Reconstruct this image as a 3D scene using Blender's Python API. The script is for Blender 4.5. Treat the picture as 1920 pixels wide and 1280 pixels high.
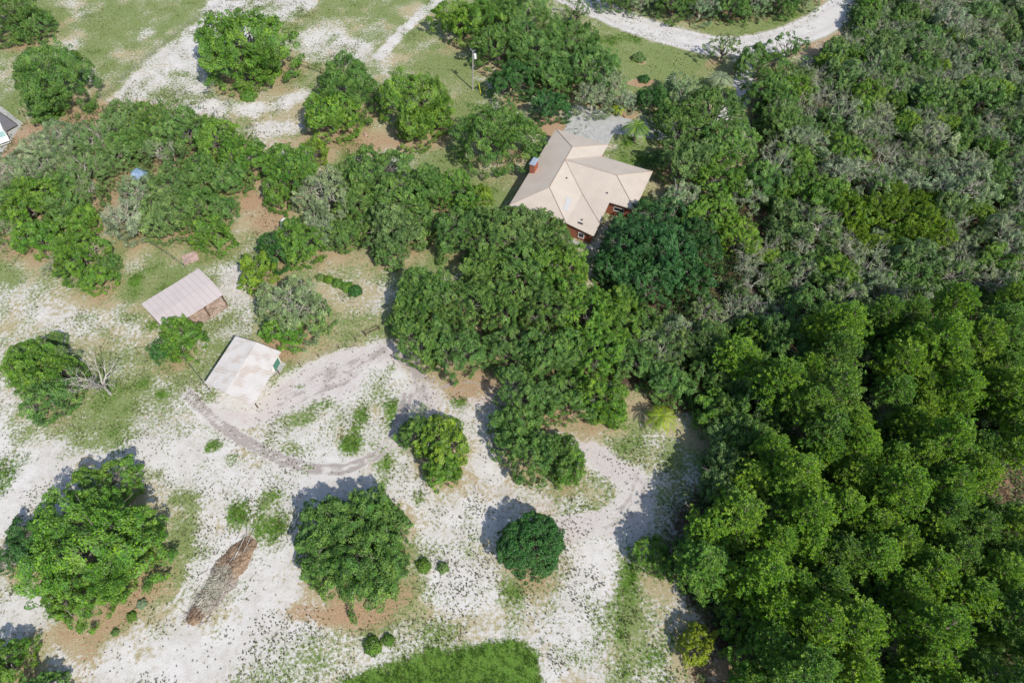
import bpy, math, random
import numpy as np
from mathutils import Vector
random.seed(7); RNG = np.random.default_rng(7)
for o in list(bpy.data.objects): bpy.data.objects.remove(o)
SC = bpy.context.scene
COL = SC.collection
R = math.radians

# ---------------------------------------------------------------- camera, sky, sun
CAM_H, DEP, FOC = 88.0, R(55.5), 1280.0      # drone height, downward tilt, focal length in photo pixels
cam = bpy.data.objects.new('camera', bpy.data.cameras.new('camera')); COL.objects.link(cam)
cam.location = (0, 0, CAM_H); cam.rotation_euler = (R(90) - DEP, 0, 0)
cam.data.sensor_width = 36; cam.data.lens = 24; cam.data.clip_end = 6000
SC.camera = cam
SUN_EL = 45; SX, SY = 0.615, -0.788             # horizontal direction towards the sun
w = bpy.data.worlds.new('World'); SC.world = w; w.use_nodes = True
nt = w.node_tree; bg = nt.nodes['Background']
sky = nt.nodes.new('ShaderNodeTexSky'); sky.sky_type = 'NISHITA'; sky.sun_disc = False
sky.sun_elevation = R(SUN_EL); sky.sun_rotation = math.atan2(SX, SY)
nt.links.new(sky.outputs[0], bg.inputs[0]); bg.inputs[1].default_value = 0.135
sun = bpy.data.objects.new('sun', bpy.data.lights.new('sun', 'SUN')); COL.objects.link(sun)
sun.data.energy = 3.9; sun.data.angle = R(0.5); sun.data.color = (1, 0.96, 0.9)
sun.rotation_euler = Vector((SX*math.cos(R(SUN_EL)), SY*math.cos(R(SUN_EL)), math.sin(R(SUN_EL)))).to_track_quat('Z', 'Y').to_euler()
SC.view_settings.view_transform = 'Standard'; SC.view_settings.look = 'None'
SC.view_settings.gamma = 1; SC.view_settings.exposure = 0.25

def PX(px, py, z=0.0):
    """place in metres of a spot measured on the photograph, at height z"""
    u = (px-960)/FOC; v = (640-py)/FOC
    d = (u, math.cos(DEP)+v*math.sin(DEP), -math.sin(DEP)+v*math.cos(DEP))
    k = (CAM_H-z)/-d[2]
    return d[0]*k, d[1]*k, FOC/k      # x, y, photo pixels per metre there

# ---------------------------------------------------------------- helpers
def mesh_obj(name, verts, faces, mat, parent=None, smooth=False, uvs=None):
    me = bpy.data.meshes.new(name); me.from_pydata([tuple(map(float, v)) for v in verts], [], faces)
    if mat: me.materials.append(mat)
    if smooth: me.polygons.foreach_set('use_smooth', [True]*len(me.polygons))
    if uvs is not None:
        ul = me.uv_layers.new(name='UVMap')
        ul.data.foreach_set('uv', np.array(uvs, np.float32).ravel())
    me.update()
    o = bpy.data.objects.new(name, me); COL.objects.link(o)
    if parent: o.parent = parent
    return o
def fast_mesh(name, V, nper, mat, attrs=None):
    """V: (N*nper,3) vertices, every nper of them is one face"""
    V = np.ascontiguousarray(V, np.float32); n = len(V)//nper
    me = bpy.data.meshes.new(name)
    me.vertices.add(len(V)); me.vertices.foreach_set('co', V.ravel())
    me.loops.add(len(V)); me.loops.foreach_set('vertex_index', np.arange(len(V), dtype=np.int32))
    me.polygons.add(n); me.polygons.foreach_set('loop_start', np.arange(0, len(V), nper, dtype=np.int32))
    if mat: me.materials.append(mat)
    for k, a in (attrs or {}).items():
        at = me.attributes.new(k, 'FLOAT', 'POINT'); at.data.foreach_set('value', np.ascontiguousarray(a, np.float32))
    me.update(calc_edges=True); return me
def link(name, me, parent=None):
    o = bpy.data.objects.new(name, me); COL.objects.link(o)
    if parent: o.parent = parent
    return o
def tag(o, label=None, cat=None, group=None, kind=None):
    if label: o['label'] = label
    if cat: o['category'] = cat
    if group: o['group'] = group
    if kind: o['kind'] = kind
    return o
def empty(name, loc, rz=0, label=None, cat=None, group=None):
    o = bpy.data.objects.new(name, None); COL.objects.link(o); o.empty_display_size = .3
    o.location = loc; o.rotation_euler = (0, 0, rz); return tag(o, label, cat, group)
class MB:
    def __init__(s): s.v = []; s.f = []
    def box(s, x0, x1, y0, y1, z0, z1, ch=0.0):
        b = len(s.v)
        s.v += [(x0,y0,z0),(x1,y0,z0),(x1,y1,z0),(x0,y1,z0),(x0+ch,y0+ch,z1),(x1-ch,y0+ch,z1),(x1-ch,y1-ch,z1),(x0+ch,y1-ch,z1)]
        s.f += [tuple(b+i for i in q) for q in ((3,2,1,0),(4,5,6,7),(0,1,5,4),(1,2,6,5),(2,3,7,6),(3,0,4,7))]; return s
    def tube(s, a, b_, r0, r1, n=6):
        a = np.array(a, float); c = np.array(b_, float); d = c-a; L = np.linalg.norm(d) or 1; d /= L
        t = np.cross(d, (0,0,1) if abs(d[2]) < .9 else (1,0,0)); t /= np.linalg.norm(t); u = np.cross(d, t)
        b = len(s.v)
        for p, r in ((a, r0), (c, r1)):
            for i in range(n):
                q = 2*math.pi*i/n; s.v.append(tuple(p+r*(math.cos(q)*t+math.sin(q)*u)))
        for i in range(n): s.f.append((b+i, b+(i+1)%n, b+n+(i+1)%n, b+n+i))
        s.f.append(tuple(b+i for i in range(n))[::-1]); s.f.append(tuple(b+n+i for i in range(n))); return s
    def prism(s, pts, z0, z1):
        b = len(s.v); n = len(pts)
        s.v += [(p[0],p[1],z0) for p in pts]+[(p[0],p[1],z1) for p in pts]
        s.f.append(tuple(range(b+n-1, b-1, -1))); s.f.append(tuple(range(b+n, b+2*n)))
        for i in range(n): s.f.append((b+i, b+(i+1)%n, b+n+(i+1)%n, b+n+i))
        return s
    def build(s, name, mat, parent=None, smooth=False): return mesh_obj(name, s.v, s.f, mat, parent, smooth)

def _h(ix, iy, seed):
    n = (ix*374761393 + iy*668265263 + seed*1442695041) & 0xffffffff
    n = ((n ^ (n >> 13))*1274126177) & 0xffffffff
    return ((n ^ (n >> 16)) & 0xffff)/65535.0
def vnoise(x, y, seed=0):
    ix = np.floor(x).astype(np.int64); iy = np.floor(y).astype(np.int64); fx = x-ix; fy = y-iy
    fx = fx*fx*(3-2*fx); fy = fy*fy*(3-2*fy)
    a = _h(ix,iy,seed); b = _h(ix+1,iy,seed); c = _h(ix,iy+1,seed); d = _h(ix+1,iy+1,seed)
    return (a*(1-fx)+b*fx)*(1-fy)+(c*(1-fx)+d*fx)*fy
def fbm(x, y, seed=0, o=4):
    s = 0; a = .5
    for i in range(o): s = s+a*vnoise(x, y, seed+i); x = x*2.03+7; y = y*2.03+3; a *= .5
    return s/(1-.5**o)

# ---------------------------------------------------------------- materials
class NT:
    def __init__(s, name):
        s.m = bpy.data.materials.new(name); s.m.use_nodes = True; s.t = s.m.node_tree; s.t.nodes.clear()
        s.out = s.n('ShaderNodeOutputMaterial')
    def n(s, typ, **k):
        x = s.t.nodes.new(typ)
        for a, b in k.items(): setattr(x, a, b)
        return x
    def L(s, a, b): s.t.links.new(a, b)
    def val(s, sock, v):
        if isinstance(v, bpy.types.NodeSocket): s.L(v, sock)
        elif v is not None: sock.default_value = v
    def math(s, op, a, b=None, c=None, clamp=False):
        x = s.n('ShaderNodeMath', operation=op, use_clamp=clamp); s.val(x.inputs[0], a)
        if b is not None: s.val(x.inputs[1], b)
        if c is not None: s.val(x.inputs[2], c)
        return x.outputs[0]
    def mix(s, f, a, b, blend='MIX'):
        x = s.n('ShaderNodeMix', data_type='RGBA', blend_type=blend); s.val(x.inputs[0], f)
        for i, v in ((6, a), (7, b)):
            s.val(x.inputs[i], v if isinstance(v, bpy.types.NodeSocket) else (*v, 1))
        return x.outputs[2]
    def noise(s, co, scale, detail=4, rough=.55, dist=0):
        x = s.n('ShaderNodeTexNoise'); s.L(co, x.inputs['Vector']); x.inputs['Scale'].default_value = scale
        x.inputs['Detail'].default_value = detail; x.inputs['Roughness'].default_value = rough; x.inputs['Distortion'].default_value = dist
        return x.outputs['Fac']
    def step(s, x, lo, hi):
        m = s.n('ShaderNodeMapRange', interpolation_type='SMOOTHSTEP'); s.val(m.inputs[0], x); s.val(m.inputs[1], lo); s.val(m.inputs[2], hi); return m.outputs[0]
    def attr(s, name): x = s.n('ShaderNodeAttribute', attribute_name=name); return x.outputs['Fac']
    def bump(s, h, st, dist=.05):
        b = s.n('ShaderNodeBump'); b.inputs['Strength'].default_value = st; b.inputs['Distance'].default_value = dist; s.L(h, b.inputs['Height']); return b.outputs[0]
    def pr(s, col, rough=.8, spec=.3, normal=None, metal=0):
        p = s.n('ShaderNodeBsdfPrincipled'); s.val(p.inputs['Base Color'], col if isinstance(col, bpy.types.NodeSocket) else (*col, 1))
        s.val(p.inputs['Roughness'], rough); s.val(p.inputs['Specular IOR Level'], spec); s.val(p.inputs['Metallic'], metal)
        if normal: s.L(normal, p.inputs['Normal'])
        return p
    def done(s, sh): s.L(sh.outputs[0] if hasattr(sh, 'outputs') else sh, s.out.inputs[0]); return s.m
def simple(name, col, rough=.8, spec=.3, var=.25, scale=3.0, metal=0, bump=.0):
    m = NT(name); tc = m.n('ShaderNodeTexCoord').outputs['Object']; nz = m.noise(tc, scale, 5, .6)
    c = m.mix(m.step(nz, .3, .7), tuple(x*(1-var) for x in col), tuple(min(1, x*(1+var)) for x in col))
    return m.done(m.pr(c, rough, spec, m.bump(nz, bump) if bump else None, metal))

def leaf_material(name, transl=.3):
    m = NT(name); oi = m.n('ShaderNodeObjectInfo').outputs['Color']; rnd = m.n('ShaderNodeNewGeometry').outputs['Random Per Island']
    tone = m.attr('tone'); b = m.math('MULTIPLY', m.math('MULTIPLY_ADD', rnd, .8, .62), tone)
    cn = m.noise(m.n('ShaderNodeTexCoord').outputs['Object'], .45, 3, .6); b = m.math('MULTIPLY', b, m.math('MULTIPLY_ADD', cn, .7, .66))
    hs = m.n('ShaderNodeHueSaturation'); m.L(oi, hs.inputs['Color']); m.L(b, hs.inputs['Value'])
    m.L(m.math('ADD', m.math('MULTIPLY_ADD', tone, -.05, .585), m.math('MULTIPLY', cn, -.08)), hs.inputs['Hue'])
    m.L(m.math('MULTIPLY_ADD', rnd, .35, .82), hs.inputs['Saturation'])
    p = m.pr(hs.outputs[0], .5, .35); tr = m.n('ShaderNodeBsdfTranslucent'); m.L(m.mix(.5, hs.outputs[0], (.10,.16,.01)), tr.inputs[0])
    mx = m.n('ShaderNodeMixShader'); mx.inputs[0].default_value = transl; m.L(p.outputs[0], mx.inputs[1]); m.L(tr.outputs[0], mx.inputs[2])
    return m.done(mx)
M = {}
M['leaf'] = leaf_material('foliage'); M['needle'] = leaf_material('pine_needles', .25); M['frond'] = leaf_material('palm_fronds', .3)
def bark(name, a, b):
    m = NT(name); tc = m.n('ShaderNodeTexCoord').outputs['Object']; nz = m.noise(tc, 2.2, 6, .7)
    return m.done(m.pr(m.mix(m.step(nz, .35, .65), a, b), .9, .15, m.bump(nz, .6)))
M['bark'] = bark('bark', (.10,.08,.065), (.24,.21,.18)); M['twig'] = bark('grey_twigs', (.27,.26,.19), (.52,.50,.40))
M['deadwood'] = bark('dead_wood', (.26,.235,.205), (.52,.485,.44)); M['pinebark'] = bark('pine_bark', (.20,.15,.11), (.40,.35,.30))

# ground: patches of sand, grass and litter carried by vertex attributes, broken up by fine noise
def ground_mat():
    m = NT('sandy_ground'); co = m.n('ShaderNodeTexCoord').outputs['Object']
    n1 = m.noise(co, 2.3, 6, .72); n2 = m.noise(co, .55, 5, .6); n3 = m.noise(co, 5.5, 4, .7); n4 = m.noise(co, .12, 4, .6)
    mp = m.n('ShaderNodeMapping'); m.L(co, mp.inputs[0]); mp.inputs['Location'].default_value = (31, 17, 5); co2 = mp.outputs[0]
    n5 = m.noise(co2, 1.6, 7, .75); n6 = m.noise(co2, 3.4, 5, .72); n7 = m.noise(co2, 9, 3, .6)
    sand = m.mix(m.step(n4, .3, .7), m.mix(m.step(n2, .3, .7), (.49,.455,.405), (.60,.57,.525)), m.mix(m.step(n2, .3, .7), (.575,.545,.50), (.675,.65,.61)))
    mo = m.noise(co2, .9, 6, .75); sand = m.mix(m.math('MULTIPLY', m.step(mo, .52, .68), .6), sand, (.42,.36,.30))
    sand = m.mix(m.math('MULTIPLY', m.step(n7, .5, .75), .5), sand, (.50,.465,.43))
    def cover(base, att, nz, col_a, col_b, cn, soft=.07):
        a = m.attr(att); th = m.math('MULTIPLY_ADD', a, -.42, .71)          # coverage 0 -> threshold above the noise, 1 -> below
        k = m.step(m.math('SUBTRACT', nz, th), -soft, soft)
        return m.mix(k, base, m.mix(cn, col_a, col_b)), k
    c, _ = cover(sand, 'track', n2, (.46,.40,.37), (.60,.545,.51), m.step(n3, .3, .7), .2)
    c, kt = cover(c, 'tan', n5, (.30,.245,.13), (.46,.40,.25), m.step(n3, .3, .7))
    c, kg = cover(c, 'grass', n1, (.115,.168,.045), (.235,.28,.10), m.step(n6, .32, .68), .09)
    fl = m.math('MULTIPLY', m.math('MULTIPLY', m.step(n7, .52, .66), m.step(n1, .36, .5)), .5)
    c = m.mix(m.math('MULTIPLY', fl, m.math('MAXIMUM', kg, kt)), c, (.50,.47,.31))
    c, kl = cover(c, 'litter', n6, (.27,.165,.095), (.49,.335,.21), m.step(n3, .3, .7))
    c, kb = cover(c, 'lush', n1, (.06,.135,.02), (.145,.245,.04), m.step(n6, .3, .7), .12)
    c, kf = cover(c, 'floor', n5, (.05,.035,.022), (.17,.11,.07), m.step(n3, .3, .75), .15)
    vo = m.n('ShaderNodeTexVoronoi'); m.L(co, vo.inputs['Vector']); vo.inputs['Scale'].default_value = 1.9
    sp = m.math('MULTIPLY', m.step(vo.outputs['Distance'], m.math('MULTIPLY_ADD', n3, .5, -.02), m.math('MULTIPLY_ADD', n3, .5, -.13)), m.math('GREATER_THAN', m.attr('dots'), m.noise(co2, 2.1, 2, .5)))
    c = m.mix(m.math('MULTIPLY', sp, .75), c, m.mix(m.step(n1, .4, .6), (.22,.185,.12), (.13,.14,.07)))
    c = m.mix(m.step(m.math('ADD', m.attr('rut'), m.math('MULTIPLY', m.math('SUBTRACT', n2, .5), .9)), .2, .75), c, m.mix(m.step(n3,.3,.7), (.29,.245,.215), (.43,.385,.35)))
    return m.done(m.pr(c, .95, .1, m.bump(m.math('ADD', n3, n1), .5, .12)))
M['ground'] = ground_mat()
def sandroad_mat():
    m = NT('white_sand_road'); co = m.n('ShaderNodeTexCoord').outputs['Object']
    n = m.noise(co, .5, 6, .65); n2 = m.noise(co, 3, 6, .7)
    c = m.mix(m.step(n, .3, .7), (.53,.50,.465), (.61,.585,.55)); c = m.mix(m.math('MULTIPLY', m.step(n2, .52, .75), .2), c, (.45,.41,.38))
    r = m.attr('rut'); c = m.mix(m.math('MULTIPLY', r, .5), c, (.45,.41,.385))
    e = m.attr('edge'); c = m.mix(m.math('MULTIPLY', m.step(m.math('SUBTRACT', e, n2), -.05, .2), .8), c, (.30,.29,.18))
    return m.done(m.pr(c, .95, .1, m.bump(n2, .4)))
M['road'] = sandroad_mat()
M['concrete'] = simple('weathered_concrete', (.40,.395,.37), .9, .2, .09, .8, bump=.1)

# ---------------------------------------------------------------- ground sheet
def axis(lo, hi, step, far):
    a = list(np.arange(lo, hi+step/2, step)); s = step
    L = []; x = lo
    while x > -far: s *= 1.35; x -= s; L.append(x)
    s = step; H = []; x = hi
    while x < far: s *= 1.35; x += s; H.append(x)
    return np.array(L[::-1]+a+H)
GX = axis(-136, 136, .42, 2500); GY = axis(6, 176, .42, 2500)
XX, YY = np.meshgrid(GX, GY); X = XX.ravel(); Y = YY.ravel()
F = {k: np.zeros(len(X)) for k in ('grass','tan','litter','lush','track','dots','floor','rut')}
WN = (fbm(X*.22, Y*.22, 5, 5)-.5); WN2 = (fbm(X*.9, Y*.9, 9, 3)-.5)
def put(mask, **kw):
    for k, v in kw.items(): F[k] = F[k]*(1-mask)+v*mask
def sm(d, soft): return np.clip(.5-d/soft, 0, 1)      # d<0 inside
def blob(px, py, rx, ry, rot=0, soft=4.2, warp=6.5, **kw):
    x, y, s = PX(px, py); x2, y2, _ = PX(px, py-10); sy = 10/abs(y2-y)
    a, b = rx/s, ry/sy; c, n = math.cos(R(rot)), math.sin(R(rot))
    dx, dy = X-x, Y-y; u = dx*c+dy*n; v = -dx*n+dy*c; m = min(a, b)
    d = (np.sqrt((u/a)**2+(v/b)**2)-1)*m + WN*min(warp, m*1.2) + WN2*min(1.8, m*.7)
    put(sm(d, min(soft, m*1.1)), **kw)
def wpoly(pts): return [PX(*p)[:2] for p in pts]
def poly_dist(pts):
    inside = np.zeros(len(X), bool); dm = np.full(len(X), 1e9); n = len(pts)
    for i in range(n):
        x0, y0 = pts[i]; x1, y1 = pts[(i+1) % n]
        if y0 != y1:
            c = ((y0 > Y) != (y1 > Y)) & (X < (x1-x0)*(Y-y0)/(y1-y0)+x0); inside ^= c
        ex, ey = x1-x0, y1-y0; t = np.clip(((X-x0)*ex+(Y-y0)*ey)/(ex*ex+ey*ey+1e-9), 0, 1)
        dm = np.minimum(dm, np.hypot(X-x0-t*ex, Y-y0-t*ey))
    return np.where(inside, -dm, dm)
def poly(pts, soft=3.6, warp=5.0, **kw):
    d = poly_dist(wpoly(pts)); put(sm(d+WN*warp+WN2*1.6, soft), **kw)
def line_dist(pts):
    dm = np.full(len(X), 1e9)
    for (x0, y0), (x1, y1) in zip(pts, pts[1:]):
        ex, ey = x1-x0, y1-y0; t = np.clip(((X-x0)*ex+(Y-y0)*ey)/(ex*ex+ey*ey+1e-9), 0, 1)
        dm = np.minimum(dm, np.hypot(X-x0-t*ex, Y-y0-t*ey))
    return dm
def catmull(p, n=8):
    p = [np.array(q, float) for q in p]; p = [2*p[0]-p[1]]+p+[2*p[-1]-p[-2]]; out = []
    for i in range(1, len(p)-2):
        for k in range(n):
            t = k/n; a, b, c, d = p[i-1:i+3]
            out.append(tuple(.5*((2*b)+(-a+c)*t+(2*a-5*b+4*c-d)*t*t+(-a+3*b-3*c+d)*t**3)))
    return out+[tuple(p[-2])]
def stripe(pts, w_, soft=.8, warp=1.0, **kw):
    d = line_dist(catmull(wpoly(pts)))-w_/2; put(sm(d+WN*warp+WN2*min(1, w_*.4), soft), **kw)

put(np.ones(len(X)), grass=.62, tan=.45, dots=.1)
# fields in the north west
poly([(-200,-100),(410,-10),(200,185),(120,240),(-100,250)], grass=.80, tan=.42)
blob(150,15,30,18, grass=.35,tan=.5); blob(135,70,18,20, 40, grass=.4,tan=.6); blob(25,110,30,60, grass=.6,tan=.6); blob(90,60,40,18, litter=.3,tan=.8,grass=.6)
blob(250,110,50,20, grass=.5,tan=.6); blob(270,60,20,10, grass=.45); blob(180,160,28,18, litter=.45,tan=.8,grass=.4)
poly([(480,-60),(860,-60),(830,60),(760,130),(600,150),(540,100)], grass=.68, tan=.55)
poly([(430,-60),(615,-60),(590,20),(560,55),(530,100),(480,160),(440,190),(400,240),(330,260),(210,250),(170,218),(205,185),(300,95),(370,40)], soft=1.4, warp=1.5, grass=.33, tan=.18, dots=.5)
poly([(440,-40),(600,-40),(590,15),(540,60),(400,60),(380,45)], grass=.26, tan=.15, dots=.6)
blob(400,75,40,40, -40, grass=.25,tan=.05,dots=.4); blob(205,200,30,14, -50, grass=.1,tan=.1); blob(385,205,35,18, grass=.15,tan=.2)
blob(300,150,60,25, -40, grass=.5, tan=.2)
stripe([(840,-20),(800,20),(765,50),(735,80),(712,105)], 2.6, grass=.08, tan=.1); blob(790,25,40,12, -35, grass=.4)
blob(630,95,55,28, grass=.25, tan=.25, dots=.5); blob(610,60,40,25, grass=.4,tan=.4); blob(740,112,20,10, grass=.3,tan=.6)
blob(530,60,20,50, -40, tan=.8, grass=.55)
poly([(470,130),(540,105),(640,140),(600,300),(520,290),(480,250),(430,220)], grass=.48, tan=.62, dots=.3)
blob(548,188,16,22, -45, grass=.02,tan=.02,dots=0); blob(515,240,40,14, grass=.08,tan=.15); blob(470,205,35,14, grass=.15,tan=.15); blob(515,140,30,16, litter=.35,tan=.8)
blob(610,290,40,14, grass=.25,tan=.4); blob(520,275,25,14, litter=.5,tan=.5,grass=.1)
blob(690,268,95,22, 0, litter=.72, tan=.9, grass=.15)
blob(610,150,60,70, litter=.1)
poly([(770,130),(830,60),(900,70),(900,200),(880,260),(980,330),(960,380),(900,440),(830,400),(760,290),(850,230)], grass=.86, tan=.5)
blob(900,345,80,40, grass=.95, tan=.3, lush=.2); blob(865,165,26,30, grass=.6,tan=.7); blob(900,165,14,16, lush=.4, grass=.95)
# lawns by the road and driveway
poly([(1110,20),(1250,80),(1330,110),(1400,120),(1350,200),(1200,200),(1120,120)], grass=.90, tan=.55)
blob(1170,75,90,14, -14, lush=.28, grass=.95)
poly([(1090,-30),(1160,12),(1260,48),(1360,72),(1440,68),(1540,35),(1580,-30)], soft=1, grass=.72, tan=.75, litter=.15)
blob(1470,40,90,16, 15, grass=.9, tan=.7, lush=.2); blob(1180,15,30,7, -20, tan=.9, litter=.5, grass=.2)
blob(1200,156,24,7, soft=.5, warp=.6, litter=1, tan=1, grass=0); blob(1203,117,8,4, soft=.5, warp=.5, litter=.8, tan=1, grass=0)
blob(1030,238,34,20, soft=.8, warp=1, litter=.9, tan=.9, grass=0); blob(1150,275,14,6, soft=.5, warp=.5, tan=.9, grass=0); blob(1150,218,34,8, -12, litter=.9,tan=1,grass=.1)
blob(1180,290,30,24, lush=.6, grass=1, tan=0)
poly([(1540,-30),(1640,-30),(1600,60),(1540,110),(1480,110),(1470,100),(1540,60)], soft=1, tan=.7, litter=.55, grass=.2)
# yard between the sheds and the house
poly([(440,370),(520,340),(700,500),(720,620),(640,660),(520,700),(440,640),(420,520),(350,480)], grass=.58, tan=.62, dots=.25)
blob(465,400,24,60, -30, grass=.2, tan=.4, dots=.3); blob(430,460,50,26, litter=.25, tan=.8, grass=.25); blob(470,380,30,16, litter=.75,tan=.8,grass=.1)
blob(612,485,20,18, grass=.1,tan=.3); blob(600,660,70,20, 15, litter=.3, tan=.85, grass=.4); blob(680,560,50,40, grass=.3,tan=.55,dots=.3)
blob(770,480,30,40, grass=.8,tan=.6); blob(815,440,30,60, grass=.9,tan=.4,lush=.2)
poly([(390,480),(480,470),(480,640),(400,640),(380,600)], grass=.42, tan=.30, dots=.6); blob(440,520,24,30, grass=.12,tan=.1); blob(430,600,30,26, grass=.6,tan=.5)
poly([(200,430),(350,470),(270,560),(300,640),(230,620),(150,560),(100,500),(0,460),(-60,480),(-60,640),(0,660),(200,640)], grass=.55, tan=.62, dots=.15)
blob(300,420,60,90, grass=.55,tan=.5); blob(320,475,40,16, -30, litter=.3,tan=.8); blob(240,590,50,26, tan=.9,grass=.35,litter=.15); blob(255,500,30,30, grass=.35,tan=.6)
blob(60,520,60,26, grass=.8,tan=.6); blob(20,570,50,50, grass=.45,tan=.4); blob(500,410,40,25, litter=.6, tan=.7, grass=.1)
blob(210,360,14,50, litter=.9,tan=.6,grass=.1); blob(200,410,80,30, litter=.5,tan=.6,grass=.2); blob(370,400,40,30, tan=.9,grass=.6)
# the white sand in the south west
poly([(-200,600),(110,575),(200,610),(290,640),(400,740),(540,700),(700,640),(760,650),(950,740),(1250,780),(1330,1050),(1250,1400),(-200,1400)], soft=3, grass=.36, tan=.33, dots=.55)
blob(30,690,50,70, grass=.5,tan=.4,lush=.1); blob(60,595,120,48, grass=.52,tan=.55); blob(330,740,80,60, grass=.45,tan=.4,dots=.6); blob(400,960,60,60, grass=.35,tan=.3,dots=.8); blob(560,1010,30,20, grass=.3); blob(140,610,110,34, grass=.35,tan=.3,dots=.4); blob(240,680,130,70, -15, grass=.58, tan=.50, dots=.4)
blob(330,690,60,40, grass=.45,tan=.45,dots=.3); blob(40,640,50,34, grass=.75,tan=.5)
blob(10,800,40,90, grass=.1,tan=.05,dots=.25)
blob(130,775,120,70, grass=.78,tan=.4,lush=.1); blob(215,780,40,60, lush=.35,grass=.9); blob(200,750,46,30, lush=.55); blob(90,830,60,40, grass=.62,tan=.2); blob(230,820,36,22, lush=.3,grass=.8)
blob(8,895,28,34, lush=.5,grass=.9); blob(5,935,16,10, lush=.2,grass=.7); blob(50,930,60,80, grass=.12,tan=.1,dots=.35)
blob(300,860,70,50, grass=.28,dots=.6); blob(290,880,24,18, grass=.85,tan=.4); blob(350,950,60,80, grass=.42,tan=.25,dots=.6); blob(365,945,18,26, grass=.8)
blob(320,1000,40,70, grass=.72,tan=.6,dots=.3); blob(335,1040,26,46, grass=.85,tan=.7)
blob(355,845,90,44, -15, grass=.02,tan=.02,dots=.08); blob(420,900,120,30, -15, grass=.03,tan=.03,dots=.12); blob(575,905,90,34, 0, grass=.02,tan=.02,dots=.06)
blob(350,780,90,50, grass=.42,tan=.35,dots=.7); blob(60,990,40,60, tan=.4,grass=.3); blob(400,790,18,14, grass=.6)
blob(50,1150,50,44, grass=.04,tan=.06,dots=.05); blob(100,1200,70,40, tan=.55,litter=.3,grass=.25); blob(60,1240,40,40, tan=.9,grass=.5,litter=.2)
blob(540,1130,90,90, grass=.04,tan=.03,dots=.35); blob(370,1240,160,36, grass=.05,tan=.04,dots=.55); blob(170,1240,80,40, grass=.15,tan=.3,litter=.25,dots=.4)
blob(420,1000,50,60, grass=.15,dots=.8); blob(640,1230,80,50, grass=.35,tan=.35,dots=.9); blob(500,1260,60,30, grass=.3,tan=.25,dots=.9)
blob(760,1120,90,46, 0, tan=.75,grass=.55,dots=.3); blob(640,1150,90,22, litter=.75,tan=.8,grass=.3); blob(800,1080,40,40, tan=.3,grass=.3,dots=.8)
blob(870,1100,60,50, grass=.12,tan=.08,dots=.6); blob(860,1180,120,22, 4, grass=.35,tan=.5,dots=.8); blob(1000,1150,90,34, grass=.3,tan=.4,dots=.8)
blob(1090,1090,90,90, grass=.10,tan=.06,dots=.95); blob(1075,1020,22,60, litter=.35,dots=.5); blob(1110,1150,90,60, grass=.18,tan=.08,dots=.95); blob(960,960,80,26, -10, grass=.1,tan=.25,dots=.6)
blob(890,900,60,70, -20, grass=.16,tan=.1,dots=.8); blob(760,930,50,40, grass=.2,dots=.9); blob(1000,940,110,30, -15, litter=.35,tan=.45,grass=.2,dots=.5)
blob(800,690,60,40, grass=.35,tan=.55,dots=.6); blob(730,690,40,30, grass=.2,tan=.2,dots=.7); blob(880,740,50,20, grass=.1,tan=.2,litter=.3)
poly([(705,640),(735,650),(740,680),(690,690),(640,715),(560,770),(470,800),(380,790),(360,760),(470,770),(540,705),(600,672)], soft=1.6, warp=2, grass=.04,tan=.06,track=.75,dots=.15)
blob(640,720,60,24, 25, track=.8,grass=0,tan=0,dots=.1); stripe([(755,660),(790,700),(800,740),(780,790)], 5, track=.7,grass=.1,litter=.1,dots=.2); stripe([(800,700),(860,712),(920,735)], 4, track=.6, litter=.4)
for a in [(562,785,34,19,.55),(604,762,24,12,.5),(678,778,15,19,.85),(672,808,14,14,.3),(660,838,18,16,.85),(541,838,20,15,.45),(583,880,24,11,.7),(735,770,20,20,.6),(716,862,20,20,.55),(715,900,12,16,.35),
          (505,935,22,18,.6),(502,985,28,24,.75),(446,965,18,20,.8),(563,725,12,3,.5),(735,690,10,10,.4),(790,700,12,9,.4),(860,755,16,9,.35),(830,930,14,12,.3),(785,935,18,14,.3),(880,840,8,6,.3),
          (90,213,36,20,1),(168,200,14,16,1),(255,523,9,12,.9),(300,738,14,10,.8),(270,722,12,10,.6),(287,610,16,12,.7),(400,838,14,11,.4),(432,862,14,12,.35),(445,985,12,8,.5)]:
    blob(*a[:4], soft=1.6, warp=3.5, lush=a[4], grass=.75 if a[4] > .5 else .6)
# ruts of the turning loop and ring marks
def ruts(pts, gap=.95, w_=.52, a=.8, off=0):
    W = catmull(wpoly(pts), 10)
    for sgn in (-1, 1):
        q = []
        for i, p in enumerate(W):
            p0 = np.array(W[max(i-1, 0)]); p1 = np.array(W[min(i+1, len(W)-1)]); t = p1-p0; t /= np.linalg.norm(t)
            q.append((p[0]-t[1]*gap/2*sgn, p[1]+t[0]*gap/2*sgn))
        d = line_dist(q)-w_/2; put(sm(d+WN2*.7, .5)*a, rut=1, lush=0, grass=0, tan=0)
ruts([(350,735),(385,772),(430,808),(480,838),(530,862),(590,878),(640,880)], a=1.1)
ruts([(640,880),(690,862),(725,835),(750,790),(765,740)], a=.9); ruts([(745,660),(775,690),(790,730)], a=.55)
ruts([(560,738),(610,712),(650,702)], 3, .4, .5)
for k, a_ in enumerate((.5, .6, .45, .55)): ruts([(520,742+k*9),(580,712+k*8),(640,686+k*9),(700,655+k*7),(722,644+k*6)], 1.3, .28, a_)
for k, a_ in enumerate((.5, .6, .5)): ruts([(742+k*12,662),(778+k*11,695),(792+k*9,735),(785+k*8,780)], 1.2, .28, a_)
ruts([(820,720),(870,708),(925,722)], 1.3, .3, .6); ruts([(830,734),(880,722),(930,738)], 1.3, .3, .5)
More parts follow.
